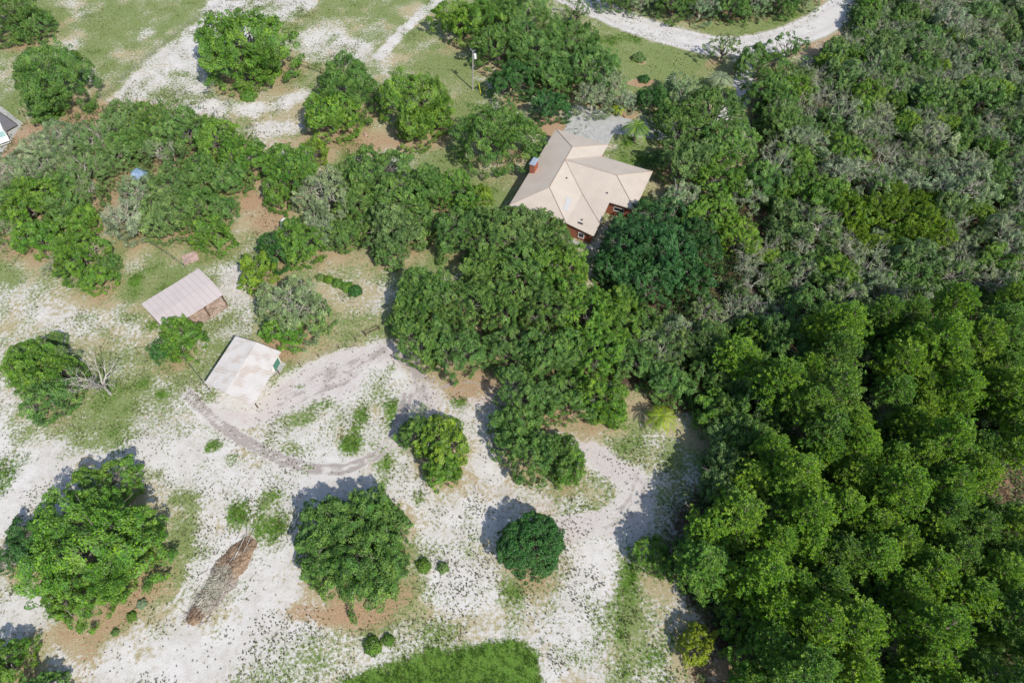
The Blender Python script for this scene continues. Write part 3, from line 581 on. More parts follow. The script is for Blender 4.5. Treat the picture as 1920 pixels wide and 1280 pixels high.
# ---------------------------------------------------------------- trees told apart one by one
LST = [
(612,985,62,'oak','mid','oak joined to the north west side of the large round middle oak'),
(1440,172,44,'oak','plum','oak leaning over the sand drive from its right side'),
(1462,225,40,'oak','mid','oak at the west edge of the scrub, below the drive entrance'),
(100,290,44,'grey','olive','olive oak between the two grey oaks of the left wood'),
(205,300,40,'oak','olive','olive oak left of the blue tarp in the left wood'),
(38,372,38,'oak','mid','green oak by the left edge between the grey oaks and the bright round oak'),
(118,352,40,'oak','mid','green oak at the middle of the left wood above the bright round oak'),
(450,120,46,'oak','bright','low front half oak at the foot of the lone oak in the sand strip'),
(84,182,34,'oak','mid','small oak joined to the south side of the broad lone north west oak'),
(100,640,20,'oakS','mid','small oak at the north east of the pair near the white dead tree'),
(640,440,34,'oak','mid','small oak between the white tarp trees and the middle grove'),
(640,340,36,'oak','olive','olive oak between the silvery oak and the top of the middle grove'),
# north west field
(22,24,56,'oak','plum','dark oak cut by the top left corner of the photo'),
(62,46,34,'oak','plum','small oak touching the corner oak at the top left, over bare litter'),
(93,142,76,'oak','mid','broad lone oak in the north west field above the bright green fern patch'),
(452,78,86,'oak','bright','bright lone oak standing in the white sand strip by the wire fence',),
(515,134,14,'bush','lime','small yellow green shrub at the foot of the oak in the sand strip','shrub','shrub'),
(465,179,16,'bush','bright','small green shrub alone south of the oak in the sand strip','shrub','shrub'),
(652,158,66,'oak','mid','left one of the two joined oaks above the orange litter patch'),
(620,215,52,'oak','bright','low front lobe oak at the left end of the joined pair above orange litter'),
(780,180,70,'oak','bright','right one of the two joined oaks, left of the utility pole'),
(788,230,46,'oak','bright','small oak at the lower edge of the joined pair above orange litter'),
# cluster behind the pole
(865,35,48,'oak','lime','bright yellow green oak at the left end of the grove behind the utility pole'),
(915,25,55,'oak','bright','oak at the top edge, second from the left in the grove behind the pole'),
(975,20,55,'oak','mid','oak at the top edge, third from the left in the grove behind the pole'),
(935,85,50,'oak','plum','dark shaded oak directly right of the utility pole top'),
(1000,85,58,'oak','mid','broad oak in the middle of the grove north of the house'),
(1070,70,55,'oak','mid','oak at the right side of the grove, near the white road'),
(1082,22,30,'lacy','olive','thin airy oak reaching over the white road at the top edge'),
(1105,125,55,'oak','mid','oak at the south east end of the grove, north of the driveway'),
(960,150,42,'oak','dark','low dark oak between the grove and the round oak beside the house'),
(1035,140,44,'oak','mid','oak between the grove middle and the glossy tree at the house corner'),
(1033,198,34,'oakS','dark','small glossy dark tree at the driveway corner beside the orange bed'),
(1142,152,42,'grey','grey','grey green oak hanging over the north edge of the concrete driveway'),
(1110,185,36,'grey','silver','silvery low oak shading the north edge of the driveway'),
(1165,190,26,'grey','silver','silvery oak between the driveway and the round mulch bed'),
(932,248,80,'oak','mid','large round oak on the west side of the house, south of the pole'),
(1000,247,9,'bush','bright','clipped round shrub at the north corner of the house','shrub','shrub'),
(1208,148,11,'bush','dark','clipped round shrub in the pale mulch bed on the lawn','shrub','shrub'),
(1197,108,13,'bush','olive','loose shrub on the lawn between the white road and the mulch bed','shrub','shrub'),
(1224,184,28,'oakS','dark','dense dark tree right of the driveway garden bed'),
(1160,203,18,'palm','yellow','small yellow palm at the top edge of the concrete driveway','palm_tree','palm'),
(1193,240,34,'palm','lime','bright green palm with yellow fronds at the right end of the driveway','palm_tree','palm'),
(1352,148,30,'palm','silver','grey green fan palm beside the shaded sand drive near the road','palm_tree','palm'),
(1370,168,14,'palm','yellow','yellow palm tucked under the grey green fan palm by the sand drive','palm_tree','palm'),
(1358,92,36,'lacy','olive','airy tree leaning over the white road left of the drive entrance'),
(1425,118,42,'oak','plum','dark oak on the right side of the drive entrance'),
(1478,92,40,'lacy','mid','lacy oak spreading over the road right of the drive entrance'),
(1280,170,38,'grey','grey','grey green oak between the lawn and the large oaks east of the driveway'),
(1335,205,56,'oak','mid','tall oak on the left of the sand drive, south of the fan palm'),
(1280,235,52,'oak','mid','oak directly right of the bright palm by the driveway'),
(1365,270,52,'oak','mid','large oak on the bend of the sand drive'),
(1290,300,58,'oak','olive','broad oak east of the house, right of its small lawn'),
(1355,335,54,'oak','bright','oak east of the house, lower of the group by the sand drive'),
(1230,300,22,'oakS','plum','small oak at the edge of the shaded lawn north east of the house'),
(1275,372,42,'grey','grey','grey green oak touching the east corner of the house roof'),
(1335,400,48,'oak','bright','bright oak between the dark camphor trees and the grey wood'),
(1385,440,44,'oak','lime','yellow green oak at the right end of the dark camphor trees'),
(1395,370,36,'grey','silver','silvery oak right of the oaks east of the house'),
# wood on the left
(74,284,50,'grey','silver','silvery oak beside the concrete pad at the left edge'),
(115,262,50,'grey','grey','grey oak above the left wood, right of the parked van'),
(175,262,48,'grey','olive','olive oak on the north edge of the left wood'),
(235,225,44,'oak','olive','oak at the north edge of the left wood touching the sand strip'),
(290,232,46,'oak','mid','oak on the north edge of the left wood, middle'),
(345,245,50,'oak','mid','oak on the north edge of the left wood near its right end'),
(405,258,46,'oak','bright','bright oak at the north east corner of the left wood'),
(455,292,48,'oak','bright','bright oak at the right end of the left wood'),
(430,335,38,'oak','mid','oak at the south east side of the left wood above the sandy lane'),
(20,325,44,'grey','grey','grey oak at the left edge of the photo below the parked van'),
(85,320,50,'grey','grey','grey oak in the left wood, second from the edge'),
(150,320,48,'grey','olive','olive oak in the middle of the left wood'),
(60,380,56,'oak','bright','bright round oak near the left edge in the left wood'),
(120,395,40,'oak','mid','oak right of the bright round oak near the left edge'),
(160,365,34,'grey','olive','olive oak left of the litter gap in the left wood'),
(20,425,38,'grey','olive','olive oak at the left edge above the dry field'),
(70,445,42,'oak','bright','bright oak at the south west corner of the left wood'),
(155,412,32,'oakS','bright','small bright oak left of the orange litter gap'),
(245,270,40,'oak','mid','oak beside the blue tarp in the left wood'),
(310,290,40,'grey','olive','olive oak right of the blue tarp'),
(262,362,42,'grey','grey','grey oak just below the blue tarp'),
(325,345,46,'oak','olive','oak in the centre of the left wood right of the blue tarp'),
(375,320,38,'oak','mid','oak in the right half of the left wood'),
(240,412,44,'grey','silver','silvery mossy oak above the small wire fence'),
(310,400,52,'oak','olive','broad oak at the south edge of the left wood'),
(365,385,46,'oak','mid','oak above the pale plywood sheet'),
(398,440,36,'oak','bright','bright oak at the bend of the lane right of the plywood sheet'),
(418,395,28,'oakS','mid','small oak at the east tip of the left wood'),
(145,478,52,'oak','bright','bright oak alone below the left wood, above the dry field'),
(180,520,32,'oak','bright','low oak joined to the south side of the lone bright oak'),
(105,500,26,'bare','silver','half bare oak between the left wood and the lone bright oak'),
(205,495,20,'oakS','mid','small oak right of the lone bright oak in the dry field'),
# middle
(545,318,52,'oak','bright','bright oak left of the grey oak near the white tarp'),
(588,283,28,'oakS','lime','yellow green oak at the top of the bright pair beside the sandy lane'),
(522,360,34,'oak','bright','small bright oak beside the orange sandy lane'),
(605,365,58,'grey','silver','large silvery grey oak above the white tarp'),
(600,425,36,'grey','silver','silvery oak just right of the white tarp'),
(705,320,58,'oak','mid','top oak of the middle grove'),
(668,375,46,'oak','mid','left oak of the middle grove next to the silvery oak'),
(745,370,56,'oak','mid','central oak of the middle grove'),
(735,430,56,'oak','olive','oak in the lower half of the middle grove'),
(730,468,34,'oak','mid','southern tip oak of the middle grove'),
(690,425,34,'oak','mid','oak beside the dark gap in the middle grove'),
(800,355,50,'oak','mid','oak right of the centre of the middle grove'),
(850,355,44,'oak','bright','oak toward the right end of the middle grove'),
(785,420,38,'oak','mid','oak on the lawn side of the middle grove'),
(905,362,20,'oakS','lime','small round yellow green tree at the right end of the middle grove'),
(875,378,26,'oakS','bright','small bright tree second from the right end of the middle grove'),
(560,452,46,'oak','bright','bright green tree just below the white tarp'),
(520,468,38,'oak','dark','dark green tree on the left below the white tarp'),
(482,508,36,'oak','lime','yellow green lacy tree above the branchy grey oak'),
(545,575,66,'grey','grey','branchy grey oak right of the pale shed'),
(590,585,38,'grey','olive','right lobe oak of the branchy oak near the tan yard'),
(530,620,36,'oak','bright','low green oak at the corner of the rusty roofed garage'),
(340,632,44,'oak','bright','bright tree covering the south corner of the pink roofed shed'),
(305,655,24,'oak','dark','dark small tree left of the bright one at the pink roofed shed'),
# hedge
# centre mass
(862,430,52,'oak','mid','oak at the north west of the central grove beside its lawn shadow'),
(925,440,58,'oak','mid','oak in the central grove just below the west corner of the house'),
(985,420,48,'oak','olive','oak overhanging the south west eave of the house'),
(1030,450,44,'oak','mid','oak touching the brick wall below the house roof'),
(1050,500,54,'oak','bright','bright oak south of the brick wall of the house'),
(985,500,58,'oak','mid','oak in the middle of the central grove'),
(915,505,48,'oak','mid','oak in the upper left of the central grove'),
(800,555,58,'oak','mid','oak at the west edge of the central grove above the gate'),
(865,570,58,'oak','mid','oak second from the west edge of the central grove'),
(765,590,38,'oak','mid','low oak at the far west tip of the central grove'),
(790,640,50,'oak','mid','oak beside the leafless grey limbs at the west of the central grove'),
(855,655,56,'oak','mid','oak on the south west side of the central grove above the sand'),
(945,575,56,'oak','mid','oak left of the centre of the central grove'),
(1020,580,62,'oak','mid','oak at the heart of the central grove'),
(1095,575,62,'oak','bright','bright oak on the east side of the central grove'),
(1160,590,54,'oak','bright','bright oak at the east edge of the central grove, below the dark trees'),
(960,650,54,'oak','plum','dark oak in the lower middle of the central grove'),
(1035,660,62,'oak','mid','broad oak in the lower middle of the central grove'),
(1110,660,62,'oak','bright','broad bright oak in the lower right of the central grove'),
(1175,670,50,'oak','mid','oak at the lower right corner of the central grove'),
(985,735,54,'oak','mid','oak on the south side of the central grove'),
(1060,745,54,'oak','mid','oak on the south side above the orange litter'),
(1125,745,50,'oak','bright','oak at the south east side above the orange litter'),
(965,795,46,'oak','mid','oak on the neck between the central grove and the sand'),
(1145,775,26,'oakS','bright','small bright oak at the edge of the clearing with the palm'),
(990,845,56,'oak','mid','left oak of the southern tip of the central grove'),
(1045,850,44,'oak','plum','right oak of the southern tip of the central grove'),
(1065,870,34,'oak','bright','small bright oak at the south east tip above the orange litter'),
(1245,650,54,'grey','olive','olive oak between the central grove and the pine wood'),
(1255,715,44,'oak','mid','oak left of the pines, above the palm clearing'),
(1210,610,40,'oak','mid','oak between the dark camphors and the central grove'),
(785,665,26,'dead','silver','leafless grey tree at the west side of the central grove','dead_tree','tree'),
# dark trees
(1180,455,58,'oak','teal','dark camphor tree at the south corner of the house'),
(1235,410,50,'oak','teal','dark camphor tree beside the east wing of the house'),
(1250,470,62,'oak','teal','widest dark camphor tree in the middle of its group'),
(1215,530,54,'oak','teal','southernmost dark camphor tree'),
(1305,455,50,'oak','teal','dark camphor tree at the right of its group'),
(1290,520,44,'oak','teal','dark camphor tree at the lower right of its group'),
(1155,500,40,'oak','teal','dark camphor tree at the left of its group below the brick wall'),
# open sand
(80,690,60,'oak','bright','bright oak near the left edge beside the white dead tree'),
(95,742,46,'oak','mid','lower oak joined to the bright oak beside the white dead tree'),
(55,675,40,'oak','bright','left lobe oak of the pair near the white dead tree'),
(185,715,50,'dead','silver','white dead tree beside the bright oak at the left','dead_tree','tree'),
(115,685,36,'bare','silver','bare twiggy tree between the bright oak and the white dead tree','bare_tree','tree'),
(165,1015,118,'oakL','bright','largest bright oak, low left on the white sand'),
(190,915,58,'oak','bright','oak joined to the north side of the largest bright oak'),
(235,1010,62,'oak','bright','oak joined to the east side of the largest bright oak'),
(150,1110,66,'oak','bright','oak joined to the south side of the largest bright oak'),
(55,1010,42,'oak','teal','bluish dark tree left of the largest bright oak'),
(20,1050,32,'grey','dark','thin grey green tree at the left edge below the bluish dark tree'),
(14,1245,44,'oak','bright','oak cut by the bottom left corner of the photo'),
(668,1018,98,'oakL','mid','large round oak low in the middle of the white sand'),
(704,972,58,'oak','mid','oak joined to the north east of the large round middle oak'),
(622,1062,54,'oak','mid','oak joined to the south west of the large round middle oak'),
(712,1062,54,'oak','mid','oak joined to the south east of the large round middle oak'),
(997,1018,60,'round','dark','compact dark green round tree alone on the white sand'),
(828,825,50,'oak','lime','bright green tree in the middle of the sand, left of the grove tip'),
(790,815,40,'oak','mid','darker green tree on the left side of the bright sand tree'),
(830,875,38,'oak','bright','low green tree on the south side of the bright sand tree'),
(785,778,26,'bare','grey','small bare grey tree above the bright sand tree','bare_tree','tree'),
(795,1060,15,'bush','bright','small shrub right beside the large round middle oak','shrub','shrub'),
(831,1063,12,'bush','olive','smaller shrub a little right of the middle oak and its shrub','shrub','shrub'),
(699,1211,18,'bush','bright','green shrub just above the green field, the left one of two','shrub','shrub'),
(728,1199,12,'bush','bright','small shrub just above the green field, the right one of two','shrub','shrub'),
(265,1132,10,'bush','silver','small round blue green shrub in the litter right of the largest oak','shrub','shrub'),
(246,1155,10,'bush','bright','small narrow green shrub beside the blue green shrub','shrub','shrub'),
(216,1185,8,'bush','olive','tiny olive shrub in the litter south of the largest oak','shrub','shrub'),
(1225,1042,40,'oakM','bright','bright green tree alone at the edge of the sand and the pine wood'),
(1240,782,38,'palm','yellow','yellow green palm in the tan clearing south of the central grove','palm_tree','palm'),
(1308,1205,36,'oakS','yellow','yellow green leafy tree low beside the pine wood','leafy_tree'),
(75,1300,40,'oak','mid','oak mostly below the bottom left edge of the photo'),
]
for q in LST:
    n_, c_ = (q[6], q[7]) if len(q) > 7 else ((q[6], 'tree') if len(q) > 6 else ('oak_tree', 'tree'))
    tree(q[0], q[1], q[2]*(1.05 if q[3] not in ('bush', 'palm', 'dead') else 1.0), q[3], q[4], q[5], n_, c_, litter=.8 if q[3] not in ('bush', 'palm', 'dead', 'bare') else 0)
hb = ['leftmost low bush of the row in the tan yard','second bush from the left in the row in the tan yard','middle bush of the row in the tan yard','second bush from the right in the row in the tan yard','rightmost bush of the row in the tan yard']
for i, l in enumerate(hb):
    tree(600+i*16.5, 519+i*i*.5+i*4.5, 9+i*1.2, 'bush', ['olive','lime','bright','bright','dark'][i], l, 'shrub', 'shrub', 'row of bushes in the tan yard')

# ---------------------------------------------------------------- the east wood: scrub oaks above, pines below
def inpoly(x, y, P):
    c = False; n = len(P)
    for i in range(n):
        x0, y0 = P[i]; x1, y1 = P[(i+1) % n]
        if (y0 > y) != (y1 > y) and x < (x1-x0)*(y-y0)/(y1-y0)+x0: c = not c
    return c
WOOD = [(1640,-40),(1590,70),(1545,110),(1500,140),(1450,200),(1430,330),(1440,420),(1400,480),(1370,560),(1290,590),(1280,640),(1320,700),(1335,780),(1368,840),(1360,890),(1345,960),(1320,1000),(1290,1060),(1330,1100),(1370,1140),(1400,1190),(1400,1300),(1990,1330),(1990,-40)]
rw = random.Random(11); pts = []
tries = 0
while tries < 12000:
    tries += 1; px = rw.uniform(1260, 1945); py = rw.uniform(-20, 1310)
    if not inpoly(px, py, WOOD) or math.hypot(px-1898, (py-905)*.9) < 62: continue
    low = py > 610+(1500-px)*.15
    x, y, s = PX(px, py, 9 if low else 6); r_ = rw.uniform(2.7, 4.3) if low else rw.uniform(2.0, 4.4)
    if any(math.hypot(x-a, y-b) < (r_+c)*(.52 if low else .52) for a, b, c, *_ in pts): continue
    pts.append((x, y, r_, px, py, low, s))
USED = set()
under = []; tries = 0
while tries < 5000 and len(under) < 110:
    tries += 1; px = rw.uniform(1290, 1930); py = rw.uniform(640, 1290)
    if not inpoly(px, py, WOOD) or py < 640+(1500-px)*.15 or math.hypot(px-1898, (py-905)*.9) < 60: continue
    x, y, s = PX(px, py, 4); r_ = rw.uniform(2.4, 3.4)
    if any(math.hypot(x-a, y-b) < 4.2 for a, b, c in under): continue
    under.append((x, y, r_)); pts.append((x, y, r_, px, py, 2, s))
ONES = 'zero one two three four five six seven eight nine ten eleven twelve thirteen fourteen fifteen sixteen seventeen eighteen nineteen'.split()
TENS = 'x x twenty thirty forty fifty sixty seventy eighty ninety'.split()
def num(n): return ONES[n] if n < 20 else TENS[n//10]+('-'+ONES[n % 10] if n % 10 else '')
def where(px, py):      # place in the photo, in percent of its width and height
    a = 'cut by the right edge' if px > 1908 else num(round((1920-px)/19.2))+' percent in from the right'
    b = 'at the top edge' if py < 8 else 'at the bottom edge' if py > 1272 else num(round((1280-py)/12.8))+' percent above the bottom'
    return a+', '+b
for (x, y, r_, px, py, low, s) in pts:
    q = rw.random(); rp = r_*s; pos = where(px, py)
    if pos in USED: continue
    USED.add(pos); big = 'large' if r_ > 4.0 else 'small' if r_ < 3.3 else 'medium'
    if low == 2: tree(px, py, rp, 'oakS', rw.choice(['mid','bright','mid','olive']), big+' understory oak, '+pos, 'oak_tree', 'tree', 'understory oaks below the pines', h=1.15, litter=0)
    elif low:
        leftish = px < 1450
        if q < (.45 if leftish else .82): 
            tree(px, py, rp, 'pine', 'pine' if rw.random() < .75 else 'bright', big+' yellow green pine, '+pos, 'pine_tree', 'tree', 'pines of the east wood', h=rw.uniform(.84, 1.04)*(.72 if px < 1430 else 1), litter=0)
        elif q < .94: tree(px, py, rp, 'oakM' if r_ > 3.9 else 'oakS', rw.choice(['mid','olive','bright','mid']), big+' leafy oak amid pines, '+pos, 'oak_tree', 'tree', 'oaks among the pines', h=1.35, litter=0)
        else: tree(px, py, rp*.8, 'bare', 'silver', big+' bare grey tree, '+pos, 'bare_tree', 'tree', 'bare trees among the pines', h=1.5, litter=0)
    else:
        br = math.hypot(px-1700, py-405) < 62 or math.hypot(px-1610, py-425) < 36
        gb = py < 560 and px < 1600
        if br: tree(px, py, rp, 'oakM', (.12,.225,.012), big+' vivid green oak, '+pos, 'oak_tree', 'tree', 'vivid oaks of the scrub', h=1.1, litter=0)
        elif q < (.36 if gb else .15): tree(px, py, rp, 'bare', 'silver', big+' leafless scrub oak, '+pos, 'bare_tree', 'tree', 'leafless scrub oaks', litter=0)
        elif q < .60: tree(px, py, rp, 'greyS', rw.choice(['grey','silver','olive']), big+' grey scrub oak, '+pos, 'scrub_oak', 'tree', 'grey green scrub oaks', litter=0)
        elif q < .86: tree(px, py, rp, 'oakS', rw.choice(['mid','olive','mid']), big+' mid green scrub oak, '+pos, 'oak_tree', 'tree', 'mid green scrub oaks', litter=0)
        else: tree(px, py, rp, 'oakS', rw.choice(['bright','lime']), big+' bright green scrub oak, '+pos, 'oak_tree', 'tree', 'bright green scrub oaks', litter=0)
for i, (px, py, r_) in enumerate([(1150,-8,34),(1205,-6,36),(1262,2,38),(1318,6,38),(1372,8,38),(1422,0,34),(1470,-6,36),(1520,-14,32)]):
    tree(px, py, r_, 'grey' if i % 2 else 'oak', ['mid','grey','plum','grey'][i % 4], '%s tree from the left in the strip of scrub above the white road' % ['first','second','third','fourth','fifth','sixth','seventh','eighth'][i], 'scrub_oak', 'tree', 'scrub trees north of the white road', litter=.3)
# litter rings under the crowns
for (x, y, r_, l) in TREES:
    if l > .5 and r_ > 2.2:
        d = np.hypot(X-x-.5, Y-y+1.1)-r_*.93+WN*5+WN2*1.8
        k = sm(d, 3.6)*l*(1-np.clip(F['lush']*1.3, 0, 1)); put(k, litter=.56, tan=.85, grass=.5, lush=0, dots=.1)

# natural patchiness of all covers
NA = fbm(X*.13, Y*.13, 101, 5)-.5; NB = fbm(X*.4+40, Y*.4, 111, 4)-.5; NC = fbm(X*.25+9, Y*.25+70, 121, 4)-.5
open_ = np.clip(1-F['track']*1.2, 0, 1)*np.clip(1-F['lush'], 0, 1)
F['grass'] = np.clip(F['grass']+(NA*.85+NB*.8)*open_*np.where(F['grass'] < .03, .35, 1), 0, 1)
F['tan'] = np.clip(F['tan']+(NC*.8-NB*.5)*open_, 0, 1)
F['litter'] = np.clip(F['litter']+NC*.5*(F['litter'] > .12), 0, 1)
F['dots'] = np.clip(F['dots']*(1+NB*4+NA*4), 0, 1)
F['lush'] = np.clip(F['lush']+(NB*1.2+NC*.6)*(F['lush'] > .15)*(F['lush'] < .97)+np.clip(NB+NA-.16, 0, 1)*1.2*open_*(F['grass'] > .1), 0, 1)
OUT = (np.abs(X) > 136.2) | (Y < 5.8) | (Y > 176.2)      # beyond the detailed land: plain dry grass
for k_, v_ in (('grass', .7), ('tan', .5), ('litter', 0), ('lush', 0), ('track', 0), ('dots', 0), ('floor', 0), ('rut', 0)): F[k_][OUT] = v_

# ---------------------------------------------------------------- ground mesh
nx, ny = len(GX), len(GY)
me = bpy.data.meshes.new('ground'); me.vertices.add(nx*ny)
Z = np.where((np.abs(X) < 136) & (Y > 6) & (Y < 176), 0.0, -.0)
me.vertices.foreach_set('co', np.stack([X, Y, Z], 1).astype(np.float32).ravel())
ii = (np.arange(ny-1)[:, None]*nx+np.arange(nx-1)[None, :]).ravel(); Q = np.stack([ii, ii+1, ii+nx+1, ii+nx], 1).astype(np.int32)
me.loops.add(Q.size); me.loops.foreach_set('vertex_index', Q.ravel()); me.polygons.add(len(Q)); me.polygons.foreach_set('loop_start', np.arange(0, Q.size, 4, dtype=np.int32))
for k, a in F.items():
    at = me.attributes.new(k, 'FLOAT', 'POINT'); at.data.foreach_set('value', np.clip(a, 0, 1).astype(np.float32))
me.materials.append(M['ground']); me.update(calc_edges=True); tag(link('ground', me), kind='structure')

# ---------------------------------------------------------------- road and drives
def ribbon(name, pts, width, z, mat, kind='structure', n=14, rag=.5):
    W = catmull(wpoly(pts), 24); K = 9; V = []; fc = []; ed = []; rt = []
    for i, p in enumerate(W):
        p0 = np.array(W[max(i-1, 0)]); p1 = np.array(W[min(i+1, len(W)-1)]); t = (p1-p0)/np.linalg.norm(p1-p0); nrm = np.array([-t[1], t[0]])
        wd = width if not callable(width) else width(i/(len(W)-1))
        a = rag*(vnoise(np.array([i*.37]), np.array([1.5]), 3)[0]-.5)*2; b = rag*(vnoise(np.array([i*.41]), np.array([9.5]), 4)[0]-.5)*2
        for k in range(K):
            u = -1+2*k/(K-1); off = u*wd/2+(a if k == 0 else b if k == K-1 else 0); q = np.array(p)+nrm*off
            V.append((q[0], q[1], z)); ed.append(max(0, (abs(u)-.72)/.28)); rt.append(1.0 if k in (2, 6) else 0)
    for i in range(len(W)-1):
        for k in range(K-1): a = i*K+k; fc.append((a, a+K, a+K+1, a+1))
    o = mesh_obj(name, V, fc, mat)
    for nm, arr in (('edge', ed), ('rut', rt)): at = o.data.attributes.new(nm, 'FLOAT', 'POINT'); at.data.foreach_set('value', np.array(arr, np.float32))
    return tag(o, kind=kind)
ribbon('road', [(960,-60),(1040,-20),(1110,12),(1180,42),(1260,68),(1345,86),(1420,84),(1490,66),(1555,34),(1605,-10),(1640,-70)], lambda t: 8.2+3.0*max(0, t-.55), .012, M['road'])
ribbon('driveway', [(1412,96),(1402,125),(1392,165),(1375,200),(1320,228),(1225,252)], 4.4, .02, M['road'], rag=.3)
DW = [(1054,251),(1061,236),(1067,226),(1062,220),(1063,205),(1080,196),(1120,205),(1172,222),(1235,234),(1232,262),(1178,254),(1150.5,250.5),(1138,276)]
mb = MB(); mb.prism([PX(*p)[:2] for p in DW][::-1], -.1, .05); tag(mb.build('concrete_driveway', M['concrete']), kind='structure')
mb = MB(); mb.prism([PX(*p)[:2] for p in [(-60,190),(2,200),(42,231),(22,262),(0,290),(-60,330)]][::-1], -.1, .045); tag(mb.build('concrete_pad', M['concrete']), kind='structure')

# ---------------------------------------------------------------- small growing stuff
def field(name, px, py):
    x, y, _ = PX(px, py); return x, y
def sample(name, x, y):
    i = np.clip(np.searchsorted(GX, x)-1, 0, nx-1); j = np.clip(np.searchsorted(GY, y)-1, 0, ny-1); return F[name][j*nx+i]
def visible_xy(n, rng, marg=30):
    px = rng.uniform(-marg, 1920+marg, n*3); py = rng.uniform(-marg, 1280+marg, n*3)
    u = (px-960)/FOC; v = (640-py)/FOC; dy = math.cos(DEP)+v*math.sin(DEP); dz = -math.sin(DEP)+v*math.cos(DEP); k = -CAM_H/dz; return u*k, dy*k
def scatter(n, rng):      # even over the visible land
    x = rng.uniform(-130, 130, n); y = rng.uniform(8, 172, n)
    ok = np.abs(x) < 12+y*.42+45; return x[ok], y[ok]
def blades(cx, cy, per, h0, h1, spread, wd, rng, tone=None, z=0.0):
    n = len(cx)*per; bx = np.repeat(cx, per); by = np.repeat(cy, per); an = rng.uniform(0, 6.283, n); rr = rng.uniform(0, 1, n)**.7*spread
    hh = rng.uniform(h0, h1, n); bs = np.stack([bx+np.cos(an)*rr*.5, by+np.sin(an)*rr*.5, np.full(n, z)], 1)
    tip = np.stack([bx+np.cos(an)*rr*1.5, by+np.sin(an)*rr*1.5, z+hh], 1); sd = np.stack([-np.sin(an)*wd, np.cos(an)*wd, np.zeros(n)], 1)
    V = np.stack([bs-sd, (bs+tip)/2-sd*.9+[0, 0, .03], tip, (bs+tip)/2+sd*.9+[0, 0, .03]], 1).reshape(-1, 3)
    T = np.repeat(rng.uniform(.7, 1.2, len(cx)) if tone is None else tone, per*4); return V, T
rg = np.random.default_rng(21)
x, y = scatter(300000, rg); dn = sample('dots', x, y); cl = vnoise(x*.8, y*.8, 31)*vnoise(x*.17, y*.17, 32)*2.6
k = (rg.random(len(x)) < dn*(cl*1.1+.04)*.9*np.clip(vnoise(x*.33+7, y*.33, 35)*3.0-.6, .3, 2)); x, y = x[k], y[k]
V, T = blades(x, y, 9, .06, .17, .10, .04, rg); o = link('grass_tufts', fast_mesh('grass_tufts', V, 4, M['leaf'], {'tone': T})); o.color = (.15, .145, .075, 1); tag(o, 'small dark tufts of dry grass dotted over the white sand', 'grass tufts', kind='stuff')
x, y = scatter(420000, rg); gn = sample('grass', x, y)*(1-sample('floor', x, y)); k = rg.random(len(x)) < np.clip(gn-.25, 0, 1)*.45*(vnoise(x*.5, y*.5, 41)+.2); x, y = x[k], y[k]
V, T = blades(x, y, 5, .04, .13, .16, .03, rg); o = link('grass', fast_mesh('grass', V, 4, M['leaf'], {'tone': T})); o.color = (.19, .225, .075, 1); tag(o, 'short dry green grass in the fields', 'grass', kind='stuff')
x, y = scatter(900000, rg); ln = sample('lush', x, y)*(1-sample('floor', x, y)); k = rg.random(len(x)) < np.clip(ln-.15, 0, 1)*.9*np.clip(vnoise(x*1.1, y*1.1, 77)*2.2-.2, .1, 1); x, y = x[k], y[k]
V, T = blades(x, y, 5, .12, .38, .2, .035, rg, tone=.75+.5*vnoise(x*.35, y*.35, 55)); o = link('weeds', fast_mesh('weeds', V, 4, M['leaf'], {'tone': T})); o.color = (.10, .195, .032, 1); tag(o, 'bright green weeds in low patches and the green field at the bottom', 'weeds', kind='stuff')
x, y = scatter(160000, rg); fn = sample('floor', x, y); k = (rg.random(len(x)) < np.clip(fn, 0, 1)*.9*np.clip(vnoise(x*.3, y*.3, 61)*2.4-.4, 0, 1)); x, y = x[k], y[k]
n = 9; cx = np.repeat(x, n)+rg.normal(size=len(x)*n)*.45; cy = np.repeat(y, n)+rg.normal(size=len(x)*n)*.45; cz = np.repeat(rg.uniform(.2, 1.6, len(x)), n)*rg.uniform(.3, 1, len(x)*n)
C = np.stack([cx, cy, cz], 1); V = diamonds(C, rg.normal(size=C.shape)*.6+[0, 0, 1], rg.uniform(.12, .24, len(C)), rng=rg)
o = link('undergrowth', fast_mesh('undergrowth', V, 4, M['leaf'], {'tone': np.repeat(np.repeat(rg.uniform(.6, 1.3, len(x)), n), 4)})); o.color = (.10, .17, .05, 1); tag(o, 'low leafy undergrowth on the floor of the wood', 'undergrowth', kind='stuff')

